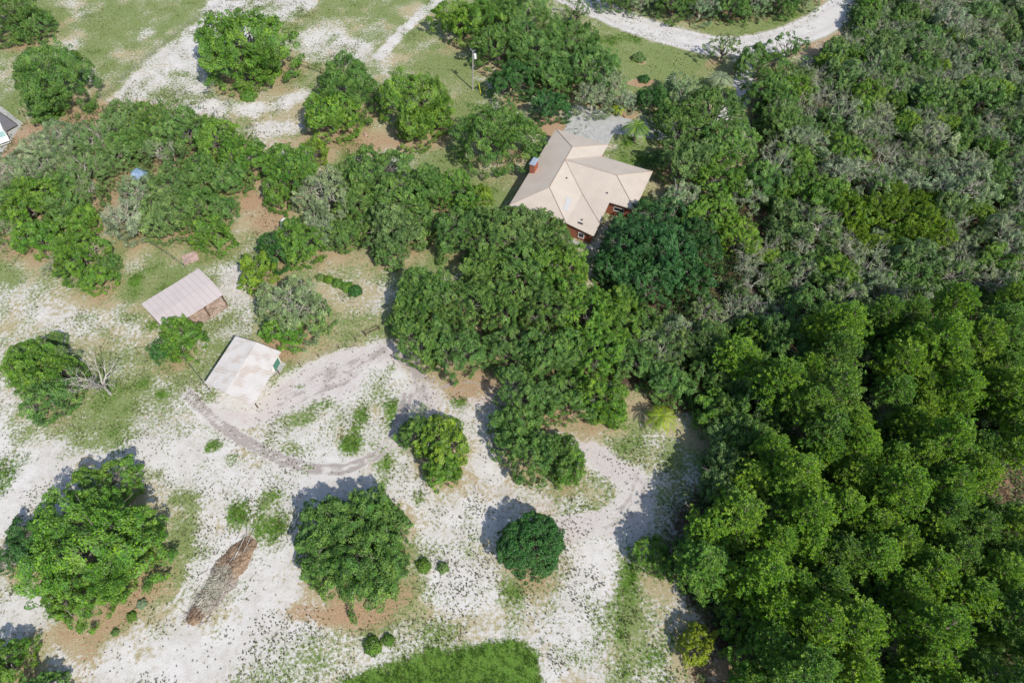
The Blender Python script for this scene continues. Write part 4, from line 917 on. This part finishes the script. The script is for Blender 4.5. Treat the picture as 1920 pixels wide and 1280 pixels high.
# ---------------------------------------------------------------- metal roofs
def roof_mat(name, base, stripe, pitch=.4, rust=0.0, rib=.35):
    m = NT(name); uv = m.n('ShaderNodeUVMap').outputs[0]; sx = m.n('ShaderNodeSeparateXYZ'); m.L(uv, sx.inputs[0]); co = m.n('ShaderNodeTexCoord').outputs['Object']
    fr = m.math('FRACT', m.math('DIVIDE', sx.outputs[0], pitch)); ln = m.math('SUBTRACT', m.step(fr, 0, .1), m.step(fr, .14, .26))
    n = m.noise(co, .35, 5, .6); n2 = m.noise(co, 2.5, 5, .7)
    c = m.mix(m.step(n, .3, .7), base, tuple(v*.9 for v in base)); c = m.mix(m.math('MULTIPLY', ln, rib), c, stripe)
    if rust:
        mp = m.n('ShaderNodeMapping'); m.L(uv, mp.inputs[0]); mp.inputs['Scale'].default_value = (1.6, .16, 1); n3 = m.noise(mp.outputs[0], 1.3, 4, .6)
        yb = sx.outputs[1]
        band = m.math('MULTIPLY', m.step(yb, .6, 1.6), m.math('SUBTRACT', 1.0, m.step(yb, 3.0, 3.8)))
        k = m.math('MULTIPLY', m.step(m.math('ADD', m.noise(uv, .55, 3, .5), m.math('MULTIPLY', n3, .35)), .62, .82), rust)
        c = m.mix(m.math('MULTIPLY', k, m.step(fr, .45, .9)), c, (.40,.26,.17)); c = m.mix(m.math('MULTIPLY', k, .35), c, (.46,.36,.27))
    d = m.mix(m.math('MULTIPLY', m.step(n2, .6, .85), .25), c, tuple(v*.6 for v in base))
    n6 = m.noise(co, 5, 4, .7); n7 = m.noise(co, .6, 3, .6); d = m.mix(m.math('MULTIPLY', m.math('MULTIPLY', m.step(n6, .6, .68), m.step(n7, .45, .65)), .5), d, (.22,.17,.12))
    return m.done(m.pr(d, .5, .4, m.bump(ln, .5, .03)))
M['roof_house'] = roof_mat('beige_metal_roof', (.555,.475,.39), (.45,.37,.30), .42, rib=.4)
M['roof_shed'] = roof_mat('pinkish_metal_roof', (.60,.52,.48), (.50,.40,.37), .92, rib=.7)
M['roof_garage'] = roof_mat('white_ribbed_roof', (.64,.60,.555), (.53,.44,.37), .38, rust=.75, rib=.5)
M['roof_grey'] = roof_mat('grey_ribbed_metal', (.22,.205,.21), (.12,.11,.11), .45, rib=.8)
def brick_mat():
    m = NT('red_brick'); co = m.n('ShaderNodeTexCoord').outputs['Object']; sp = m.n('ShaderNodeSeparateXYZ'); m.L(co, sp.inputs[0]); cb = m.n('ShaderNodeCombineXYZ')
    m.L(m.math('ADD', sp.outputs[0], sp.outputs[1]), cb.inputs[0]); m.L(sp.outputs[2], cb.inputs[1])
    b = m.n('ShaderNodeTexBrick'); m.L(cb.outputs[0], b.inputs['Vector']); b.inputs['Scale'].default_value = 4; b.inputs['Color1'].default_value = (.36,.085,.035,1); b.inputs['Color2'].default_value = (.24,.055,.025,1); b.inputs['Mortar'].default_value = (.35,.28,.22,1); b.inputs['Mortar Size'].default_value = .012
    return m.done(m.pr(b.outputs['Color'], .85, .2, m.bump(b.outputs['Fac'], .3)))
M['brick'] = brick_mat()
M['white'] = simple('white_paint', (.75,.74,.70), .5, .4, .06); M['trim'] = simple('ridge_metal', (.38,.31,.25), .5, .4, .08); M['dark'] = simple('dark_metal', (.05,.05,.055), .5, .4, .2)
M['glass'] = simple('window_glass', (.02,.025,.03), .08, .6, .1); M['galv'] = simple('galvanised_metal', (.42,.47,.55), .4, .5, .12, metal=.3); M['green_door'] = simple('green_door_paint', (.07,.20,.15), .5, .4, .12)
M['beige'] = simple('beige_siding', (.52,.46,.38), .7, .3, .1); M['woodpost'] = simple('old_timber', (.12,.075,.05), .85, .2, .35); M['earth'] = simple('packed_earth', (.40,.30,.24), .95, .1, .3, 1.2, bump=.3)
M['pole'] = simple('weathered_pole', (.36,.34,.31), .85, .2, .2); M['yellow'] = simple('yellow_plastic', (.70,.68,.03), .5, .4, .05); M['blue'] = simple('faded_blue_tarp', (.22,.32,.46), .6, .3, .3); M['wire'] = simple('fence_wire', (.16,.155,.15), .6, .4, .1)
M['ply'] = simple('pale_plywood', (.42,.30,.25), .85, .2, .25, 1.5); M['panel'] = simple('translucent_roof_panel', (.48,.47,.45), .4, .4, .05)
M['mulch'] = None

class Frame2:
    """building axes: u along, v across, origin measured at the eave corner"""
    def __init__(s, O, a): s.O = np.array(O[:2]); s.a = np.array(a, float)/np.linalg.norm(a); s.b = np.array([-s.a[1], s.a[0]])
    def rz(s): return math.atan2(s.a[1], s.a[0])
def roof_mesh(name, V, faces, mat, parent, eave=.14, rise=None):
    """V local (u,v,z); faces with uv: u across the slope; gives the sheet a real thickness"""
    V = [np.array(p, float) for p in V]; vv = []; ff = []; uvs = []; edges = {}
    for f in faces:
        P = [V[i] for i in f]; n = np.cross(P[1]-P[0], P[2]-P[0]); n /= np.linalg.norm(n)
        if n[2] < 0: f = f[::-1]; P = P[::-1]; n = -n
        hx = np.cross((0, 0, 1.0), n); L = np.linalg.norm(hx); hx = hx/L if L > 1e-6 else np.array([1.0, 0, 0]); hy = np.cross(n, hx)
        b = len(vv); vv += [tuple(p) for p in P]; ff.append(tuple(range(b, b+len(P)))); uvs += [(float(p@hx), float(p@hy)) for p in P]
        b = len(vv); vv += [(p[0], p[1], p[2]-eave) for p in P]; ff.append(tuple(range(b+len(P)-1, b-1, -1))); uvs += [(0, 0)]*len(P)
        for i in range(len(f)): edges.setdefault(frozenset((f[i], f[(i+1) % len(f)])), []).append((f[i], f[(i+1) % len(f)]))
    for e, l in edges.items():
        if len(l) == 1:
            i, j = l[0]; b = len(vv); p, q = V[i], V[j]
            vv += [tuple(p), (p[0], p[1], p[2]-eave), (q[0], q[1], q[2]-eave), tuple(q)]; ff.append((b, b+1, b+2, b+3)); uvs += [(0, 0)]*4
    return mesh_obj(name, vv, ff, mat, parent, uvs=uvs)
def caps(pairs, V, w_, mat, parent, name='ridge_cap', lift=.03):
    mb = MB()
    for i, j in pairs:
        p = np.array(V[i], float)+[0, 0, lift]; q = np.array(V[j], float)+[0, 0, lift]; mb.tube(p, q, w_, w_, 5)
    return mb.build(name, mat, parent)

# the house
AX, AY, _ = PX(1042, 243.6, 3.0); fr = Frame2((AX, AY), (-.3972549, -.9177083))
house = empty('brick_house', (AX, AY, 0), fr.rz(), 'red brick house under a broad beige metal hip roof with several wings', 'house')
HV = [(0,0,3.2),(0.3,10.65,3.2),(5.5,5.35,4.75),(17,5.35,4.75),(22.4,0,3.2),(22.4,10.65,3.2),(9.2,5.35,4.75),(9.4,15.2,4.75),(3.9,10.65,3.2),(4.1,20.5,3.2),(14.7,20.5,3.2),(14.7,15.85,3.2),(14.5,10.65,3.2),(19.7,15.85,2.65),(22.9,15.85,2.65)]
HF = [(0,2,3,4),(0,1,2),(2,1,8,6),(6,8,9,7),(7,9,10),(6,7,10,11,12),(11,13,12),(6,12,5,3),(3,5,4),(12,13,14,5)]
rf = roof_mesh('roof', HV, HF, M['roof_house'], house, .16)
caps([(0,2),(2,3),(3,4),(1,2),(6,7),(7,9),(7,10),(3,5),(12,13),(6,12),(6,8)], HV, .075, M['trim'], rf)
mb = MB(); mb.v = [(17.0,8.7,3.83),(20.0,9.2,3.68),(20.0,10.1,3.42),(17.0,9.6,3.57)]; b_ = [(p[0],p[1],p[2]-.05) for p in mb.v]; mb.v += b_
mb.f = [(0,1,2,3),(7,6,5,4),(0,4,5,1),(1,5,6,2),(2,6,7,3),(3,7,4,0)]; mb.build('roof_panel', M['panel'], rf)
for (u, v, z) in [(13.2,7.2,4.25),(13.3,14.9,3.65),(20.6,12.9,3.0)]:
    mb = MB(); mb.tube((u,v,z-.2),(u,v,z+.28),.07,.07,8); mb.tube((u,v,z+.26),(u,v,z+.36),.14,.05,8); mb.build('vent_pipe', M['dark'], rf)
mb = MB(); mb.box(21.2,21.5,12.4,13.3,2.9,3.1); mb.build('attic_vent', M['dark'], rf)
def walls(name, pts, z0, z1, mat, parent): mb = MB(); mb.prism(pts, z0, z1); return mb.build(name, mat, parent)
WP = [(.5,.55),(.5,10.1),(4.6,10.1),(4.6,20.0),(14.2,20.0),(14.2,15.2),(22.3,15.2),(21.9,.55)]
wl = walls('wall', WP, -.1, 2.42, M['brick'], house)
walls('soffit_wall', [(u+(.02 if u < 10 else -.02), v+(.02 if v < 8 else -.02)) for u, v in [(.5,.55),(.5,10.1),(4.6,10.1),(4.6,20.0),(14.2,20.0),(14.2,10.3),(21.9,10.3),(21.9,.55)]], 2.42, 3.02, M['beige'], house)
def window(parent, c, axis, wd, ht, out=1, frame='white', pane='glass', name='window'):
    """c: centre on the wall; axis 'u' (wall runs along u) or 'v'"""
    x, y, z = c; mb = MB(); pb = MB(); f = .09
    def bx(m, a0, a1, z0, z1, d0, d1):
        lo, hi = min(out*d0, out*d1), max(out*d0, out*d1)
        if axis == 'u': m.box(x+a0, x+a1, y+lo, y+hi, z+z0, z+z1)
        else: m.box(x+lo, x+hi, y+a0, y+a1, z+z0, z+z1)
    bx(mb, -wd/2, wd/2, ht/2-f, ht/2, -.02, .06); bx(mb, -wd/2, wd/2, -ht/2, -ht/2+f, -.02, .08); bx(mb, -wd/2, -wd/2+f, -ht/2+f, ht/2-f, -.02, .06); bx(mb, wd/2-f, wd/2, -ht/2+f, ht/2-f, -.02, .06)
    o = mb.build(name, M[frame], parent); bx(pb, -wd/2+f, wd/2-f, -ht/2+f, ht/2-f, .0, .02); pb.build('pane', M[pane], o); return o
for c, ax, wd, ht, out in [((22.3,13.5,1.25),'v',1.1,1.2,1),((14.2,17.6,1.6),'v',1.9,.95,1),((21.9,3,1.4),'v',1.6,1.2,1),((21.9,7,1.4),'v',1.6,1.2,1),((4.6,14,1.4),'v',1.6,1.2,-1),((4.6,17.6,1.4),'v',1.2,1.2,-1),((9.5,20.0,1.4),'u',1.8,1.2,1),((12.4,20.0,1.3),'u',1.1,1.2,1),((17,.55,1.4),'u',1.6,1.2,-1),((5,.55,1.4),'u',1.6,1.2,-1),((18,15.2,1.2),'u',1.8,1.6,1)]:
    window(house, c, ax, wd, ht, out)
window(house, (.5,5.3,1.15), 'v', 5.0, 2.2, -1, 'white', 'white', 'garage_door')
mb = MB(); mb.box(22.9,23.6,11.5,16.2,.0,.12); mb.build('concrete_step', M['concrete'], house)
mb = MB(); mb.box(11.7,13.5,.15,1.05,-.1,5.35); mb.box(11.5,13.7,-.15,.15,-.1,3.0); ch = mb.build('chimney', M['brick'], rf)
mb = MB(); mb.box(11.6,13.6,.05,1.15,5.35,5.47); mb.box(11.75,13.45,.2,1.0,5.47,5.6); mb.build('chimney_cap', M['galv'], rf)

# pink roofed open shed
def PXY(px, py, z): return np.array(PX(px, py, z)[:2])
O = PXY(262.9, 567.2, 3.0); a = PXY(371.9, 500.6, 3.0)-O; fr = Frame2(O, a)
shed = empty('open_shed', (O[0], O[1], 0), fr.rz(), 'open sided timber shed with a pinkish metal roof left of the garage', 'shed')
# local v is negative on the open side
SV = [(0,0,2.75),(10.25,0,2.75),(10.25,-4.1,3.15),(0,-4.1,3.15),(10.1,-8.0,3.35),(0,-8.0,3.35)]
SV = [(0,0,2.7),(10.25,0,2.7),(10.25,-4.3,3.1),(.05,-4.3,3.1),(10.1,-8.0,3.2),(.05,-8.0,3.2)]
roof_mesh('roof', SV, [(0,1,2,3),(3,2,4,5)], M['roof_shed'], shed, .1)
mb = MB(); mb.box(-.04,10.3,.0,.06,2.42,2.62); mb.build('fascia', M['woodpost'], shed)
mb = MB(); mb.box(.12,10.1,-.24,-.14,-.1,2.5); mb.box(.12,.22,-7.6,-.24,-.1,2.55); mb.build('back_wall', M['ply'], shed)
for u in (.4, 3.6, 6.7, 9.9):
    mb = MB(); mb.box(u-.09,u+.09,-7.5,-7.32,-.1,3.0); mb.tube((u,-7.4,1.9),(u+(.75 if u < 9 else -.75),-7.4,2.95),.05,.05,4); mb.tube((u,-7.4,2.2),(u,-6.2,2.95),.05,.05,4); mb.build('post', M['woodpost'], shed)
mb = MB(); mb.box(.1,10.05,-7.6,-7.46,2.92,3.06); mb.build('beam', M['woodpost'], shed)
mb = MB(); mb.box(.3,9.9,-7.9,-.3,-.05,.04); mb.build('earth_floor', M['earth'], shed)

# garage with the rust streaked white roof
O = PXY(441.4, 629.4, 3.0); a = PXY(383.6, 716.9, 3.0)-O; fr = Frame2(O, a)
gar = empty('garage', (O[0], O[1], 0), fr.rz(), 'white garage with a rust streaked ribbed roof and a green door', 'garage')
GV = [(0,0,2.95),(.25,3.95,3.75),(8.95,3.95,3.75),(8.7,0,2.95),(.5,7.9,2.95),(3.05,7.9,2.95),(3.9,7.9,2.95),(9.6,7.9,2.95),(9.75,2.1,3.3),(4.3,8.25,2.85),(10.3,8.7,2.8)]
GV = [(0,0,2.95),(.25,3.95,3.32),(9.35,3.95,3.32),(8.75,0,2.95),(.5,7.95,2.95),(3.2,7.95,2.95),(4.2,8.5,2.9),(10.2,8.6,2.88)]
roof_mesh('roof', GV, [(0,1,2,3),(1,4,5,6,7,2)], M['roof_garage'], gar, .1)
mb = MB(); mb.tube((.23,3.95,3.33),(9.37,3.95,3.33),.025,.025,6); mb.build('ridge_cap', M['roof_garage'], gar)
walls('wall', [(.35,.3),(.6,7.1),(3.7,7.1),(3.7,5.4),(7.2,5.4),(7.0,.3)], -.1, 2.74, M['white'], gar)
mb = MB(); mb.box(.9,2.5,7.1,7.2,.05,2.3); dr = mb.build('door', M['green_door'], gar)
mb = MB(); mb.box(.78,.9,7.1,7.24,.0,2.42); mb.box(2.5,2.62,7.1,7.24,.0,2.42); mb.box(.9,2.5,7.1,7.24,2.3,2.42); mb.build('door_frame', M['white'], gar)
mb = MB(); mb.tube((2.35,7.2,1.15),(2.35,7.27,1.15),.04,.04,6); mb.build('handle', M['galv'], dr)
mb = MB(); mb.box(.7,2.9,7.2,8.0,-.05,.08); mb.build('doorstep', M['concrete'], gar)
for (u_, v_) in ((8.45,.7),(8.9,3.9),(9.7,8.0)):
    mb = MB(); mb.box(u_-.9,u_-.76,v_-.3,v_-.16,-.1,2.78); mb.build('corner_post', M['woodpost'], gar)
window(gar, (4.5,.3,1.5), 'u', 1.1, .9, -1)

# utility pole
x, y, _ = PX(886, 168)
up = empty('utility_pole', (x, y, 0), 0, 'tall grey utility pole with a transformer on the lawn north west of the house', 'utility pole')
mb = MB(); mb.tube((0,0,-.3),(.25,0,4.4),.17,.14,10); mb.tube((.25,0,4.4),(.5,0,8.9),.14,.10,10); mb.build('pole', M['pole'], up)
mb = MB(); mb.tube((.85,.1,7.1),(.85,.1,8.0),.28,.28,14); mb.tube((.85,.1,8.0),(.85,.1,8.1),.28,.12,14); mb.tube((.85,.1,8.1),(.85,.1,8.35),.04,.04,6); mb.build('transformer', M['white'], up)
mb = MB(); mb.box(.42,.85,.02,.12,7.3,7.4); mb.box(.42,.85,.02,.12,7.8,7.9); mb.tube((.5,0,8.7),(.05,.1,9.1),.04,.04,5); mb.tube((.05,.1,9.05),(.05,.1,9.3),.07,.05,6); mb.tube((.5,0,8.75),(.9,0,8.85),.03,.03,5); mb.tube((.9,0,8.8),(.9,0,9.1),.06,.04,6); mb.build('bracket', M['galv'], up)
x2, y2, _ = PX(901.5, 176); g = np.array([x2-x, y2-y, 0]); tp = np.array([.48, 0, 8.5]); mb = MB(); mb.tube(g, tp, .012, .012, 4); mb.build('guy_wire', M['wire'], up)
d = (tp-g)/np.linalg.norm(tp-g); mb = MB(); mb.tube(g, g+d*2.3, .06, .06, 8); mb.build('yellow_guard', M['yellow'], up)

# fences
def fence(name, label, pts, step, ht, pw, rails, rr, mat_p, mat_r, cat='fence'):
    W = [np.array(PX(*p)[:2]) for p in pts]; root = empty(name, (W[0][0], W[0][1], 0), 0, label, cat); o = W[0]; P = []
    for a, b in zip(W, W[1:]):
        L = np.linalg.norm(b-a); n = max(1, round(L/step)); P += [a+(b-a)*i/n for i in range(n)]
    P.append(W[-1])
    for p in P: q = p-o; mb = MB(); mb.tube((q[0],q[1],-.2),(q[0],q[1],ht),pw,pw*.9,6); mb.build('post', M[mat_p], root)
    mb = MB()
    for z in rails:
        for a, b in zip(P, P[1:]): mb.tube((*(a-o), z), (*(b-o), z), rr, rr, 4)
    mb.build('rails' if rr > .02 else 'wires', M[mat_r], root); return root
fence('wire_fence', 'wire fence between the green field and the white sand strip at the top left', [(418,8),(350,52),(312,84),(255,130),(190,188)], 4.2, 1.3, .05, (.25,.6,.95,1.25), .014, 'pole', 'wire')
fence('rail_fence', 'dark timber rail fence between the sand strip oak and the joined oaks', [(541,116),(580,130),(626,148)], 3.0, 1.5, .09, (.35,1.4), .055, 'woodpost', 'woodpost')
fence('wire_fence', 'wire fence with thin posts along the north edge of the pink sand track', [(564.6,687.5),(599,671),(637,654.5),(668,638),(686,628)], 5.0, 1.25, .05, (.4,.8,1.2), .009, 'woodpost', 'wire')
fence('timber_gate', 'dark timber gate rail beside the west tip of the central grove', [(686,630),(712,618)], 3.6, 1.25, .09, (.5,1.15), .06, 'woodpost', 'woodpost', 'gate')
fence('timber_gate', 'short timber gate by the green garage door', [(505,713),(525,702)], 2.6, 1.1, .08, (.5,1.0), .045, 'woodpost', 'woodpost', 'gate')
fence('wire_fence', 'thin wire fence ending at the west corner of the garage', [(338,664),(360,690),(381,717),(398,738)], 3.0, 1.2, .045, (.35,.75,1.15), .016, 'woodpost', 'wire')
fence('wire_fence', 'thin wire fence running down to the north corner of the pink roofed shed', [(262,446),(305,472),(348,502)], 3.6, 1.2, .045, (.35,.75,1.15), .016, 'woodpost', 'wire')
fence('wire_fence', 'short wire fence below the small shrub at the sandy lane', [(450,178),(430,194),(408,214)], 3.0, 1.2, .045, (.35,.75,1.15), .012, 'woodpost', 'wire')

# plywood sheets, tarps, stump
x, y, _ = PX(357, 484); o = empty('plywood_stack', (x, y, 0), .5, 'pale pinkish plywood sheets lying flat on grass above the pink shed', 'boards')
for i in range(3): mb = MB(); mb.box(-1.25+i*.06,1.05+i*.1,-1.15-i*.05,.95+i*.08,.02+i*.06,.07+i*.06); mb.build('sheet', M['ply'], o)
def lump(name, px, py, rx, ry, h_, mat, label, cat, rot=0, seed=1):
    x, y, _ = PX(px, py); n = 22; V = []; fc = []; rr = np.random.default_rng(seed); nz = rr.normal(size=(n+1, n+1))
    for j in range(n+1):
        for i in range(n+1):
            u = -1+2*i/n; v = -1+2*j/n; q = max(abs(u), abs(v)); z = h_*(1-q**5)*(1+.10*math.sin(5*u+3*v)+.04*nz[j, i]); V.append((u*rx*(1+.06*math.sin(4*v)), v*ry*(1+.06*math.cos(3*u)), max(-.05, z)))
    for j in range(n):
        for i in range(n): a = j*(n+1)+i; fc.append((a, a+1, a+n+2, a+n+1))
    V.append((0,0,-.06)); o = mesh_obj(name, V[:-1], fc, mat, None, True); o.location = (x, y, 0); o.rotation_euler = (0, 0, rot); return tag(o, label, cat)
lump('tarp', 538, 426, 1.0, .8, 1.7, M['white'], 'white tarp over a small load half under the silvery oak', 'tarp', .4, 3)
lump('tarp', 262, 330, 1.5, 1.1, 1.3, M['blue'], 'faded blue tarp half hidden among the oaks of the left wood', 'tarp', .2, 4)
x, y, _ = PX(686, 254); mb = MB(); mb.tube((0,0,-.1),(.02,.01,.32),.34,.27,12); mb.tube((0,0,.32),(.01,.0,.34),.26,.25,12); o = mb.build('stump', M['ply']); o.location = (x, y, 0); tag(o, 'small pale tree stump on the orange litter below the joined oaks', 'stump')

# parked van and flat trailer at the left edge
x, y, _ = PX(9, 262); th = math.atan2(-.8, .55)
van = empty('parked_van', (x, y, .05), th, 'white van with its windscreen and bonnet just inside the left edge', 'van')
prof = [(-3.3,.45),(-3.3,1.9),(-3.1,2.1),(.4,2.1),(1.25,1.25),(2.15,1.05),(2.3,.8),(2.3,.4)]
def loft(mb, prof, w0, w1):
    b = len(mb.v); n = len(prof)
    for sgn in (-1, 1):
        for (a, z) in prof: wv = w0 if z < 1.3 else w0+(w1-w0)*min(1, (z-1.3)/.8); mb.v.append((a, sgn*wv, z))
    mb.f.append(tuple(range(b, b+n))); mb.f.append(tuple(range(b+2*n-1, b+n-1, -1)))
    for i in range(n): j = (i+1) % n; mb.f.append((b+i, b+n+i, b+n+j, b+j))
mb = MB(); loft(mb, prof, .95, .85); mb.build('body', M['white'], van)
mb = MB(); mb.v = [(.47,-.74,2.04),(.47,.74,2.04),(1.22,.84,1.30),(1.22,-.84,1.30),(.49,-.74,2.08),(.49,.74,2.08),(1.25,.84,1.33),(1.25,-.84,1.33)]; mb.f = [(3,2,1,0),(4,5,6,7),(0,1,5,4),(1,2,6,5),(2,3,7,6),(3,0,4,7)]
M['screen'] = simple('windscreen', (.25,.38,.36), .1, .6, .05); mb.build('windscreen', M['screen'], van)
mb = MB(); mb.box(2.3,2.34,-.6,.6,.6,.85); mb.build('grille', M['dark'], van)
for sgn in (-1, 1):
    mb = MB(); mb.box(2.28,2.35,sgn*.78-.13,sgn*.78+.13,.62,.85); mb.build('headlight', M['glass'], van)
    mb = MB(); mb.box(.9,1.05,sgn*1.1-.12,sgn*1.1+.12,1.25,1.5); mb.build('mirror', M['dark'], van)
    for a in (-2.3, 1.5): mb = MB(); mb.tube((a, sgn*.75, .33),(a, sgn*.97, .33),.34,.34,18); wh = mb.build('wheel', M['dark'], van); mb = MB(); mb.tube((a, sgn*.97, .33),(a, sgn*.99, .33),.2,.2,12); mb.build('rim', M['galv'], wh)
x, y, _ = PX(9, 235); th2 = math.atan2(-.5, .86)
tr = empty('flat_trailer', (x, y, .05), th2-.12, 'dark grey ribbed flat trailer beside the white van', 'trailer')
mb = MB(); mb.v = []; mb.box(-4,3.0,-1.25,1.25,.62,.72); mb.build('deck', M['roof_grey'], tr)
for i in range(12): mb = MB(); mb.box(-3.6+i*.57,-3.52+i*.57,-1.18,1.18,.722,.76); mb.build('slat', M['dark'], tr)
for sgn in (-1, 1):
    mb = MB(); mb.box(-4,3.0,sgn*1.3-.05,sgn*1.3+.05,.55,.95); mb.build('side_rail', M['dark'], tr)
    for a in (-.9, .1): mb = MB(); mb.tube((a, sgn*1.0, .32),(a, sgn*1.22, .32),.3,.3,14); mb.build('wheel', M['dark'], tr)

# brush pile on the sand
mm = NT('brown_brush'); co = mm.n('ShaderNodeTexCoord').outputs['Object']; sx = mm.n('ShaderNodeSeparateXYZ'); mm.L(co, sx.inputs[0]); n1 = mm.noise(co, 4, 6, .75); n2 = mm.noise(co, .5, 4, .6)
c = mm.mix(mm.step(n1, .3, .7), (.17,.115,.075), (.40,.285,.185)); g = mm.mix(mm.step(n1, .3, .7), (.15,.125,.11), (.42,.36,.31))
u = mm.math('ADD', sx.outputs[0], mm.math('MULTIPLY', n2, 3)); k = mm.math('MULTIPLY', mm.step(u, -3.2, -2.0), mm.math('SUBTRACT', 1.0, mm.step(u, 1.8, 3.2)))
M['mulch'] = mm.done(mm.pr(mm.mix(k, c, g), .95, .1, mm.bump(n1, .8, .15)))
a = PXY(352, 1165, 0); b = PXY(478, 1012, 0); L = np.linalg.norm(b-a); cen = (a+b)/2; d = (b-a)/L
bp = empty('brush_pile', (cen[0], cen[1], 0), math.atan2(d[1], d[0]), 'long heap of brown brush and dead branches on the white sand', 'brush pile')
nn, mmn = 70, 22; V = []; fc = []
for j in range(mmn+1):
    for i in range(nn+1):
        u = -1+2*i/nn; v = -1+2*j/mmn; uu = np.array([u*4.+9]); vv_ = np.array([v*2.+3])
        edge = 1-.35*(fbm(uu*1.3, np.array([v*.5+2.]), 71, 3)[0]-.5)*2; hw = 1.75*(1-.25*abs(u)**3)*(1+.25*math.sin(3*u+1))
        z = .45*max(0, 1-abs(v)**2.2)*max(0, 1-abs(u)**6)*(.55+.9*fbm(uu*2.2, vv_*2.5, 72, 4)[0])
        V.append((u*L/2*1.03, v*hw*edge+.35*math.sin(2.5*u), z-.04))
for j in range(mmn):
    for i in range(nn): q = j*(nn+1)+i; fc.append((q, q+1, q+nn+2, q+nn+1))
mesh_obj('heap', V, fc, M['mulch'], bp)
rb = np.random.default_rng(5)
def sticks(n, lo, hi, r0, mat, nm, kind=None, zt=.5, ends=(-.97, .97)):
    mb = MB()
    for _ in range(n):
        u = rb.uniform(*ends)*L/2; v = rb.normal()*.75; an = rb.normal()*.9; ln = rb.uniform(lo, hi); z = .05+zt*max(0, 1-(v/1.7)**2)*rb.uniform(.5, 1.05); v += .35*math.sin(2.5*u/(L/2))
        e = np.array([math.cos(an), math.sin(an), rb.normal()*.12]); mb.tube(np.array([u, v, z])-e*ln/2, np.array([u, v, z])+e*ln/2, r0*rb.uniform(.6, 1.3), r0*.5, 3)
    o = mb.build(nm, mat, bp)
    if kind: o['kind'] = kind
sticks(700, .4, 1.6, .025, M['twig'], 'twigs', 'stuff', ends=(-.62, .22)); sticks(260, .5, 1.7, .03, M['woodpost'], 'brown_twigs', 'stuff')
for _ in range(9): sticks(1, 1.6, 3.2, .07, M['deadwood'], 'branch')
print('objects', len(bpy.data.objects), 'trees', len(TREES), 'wood', len(pts))
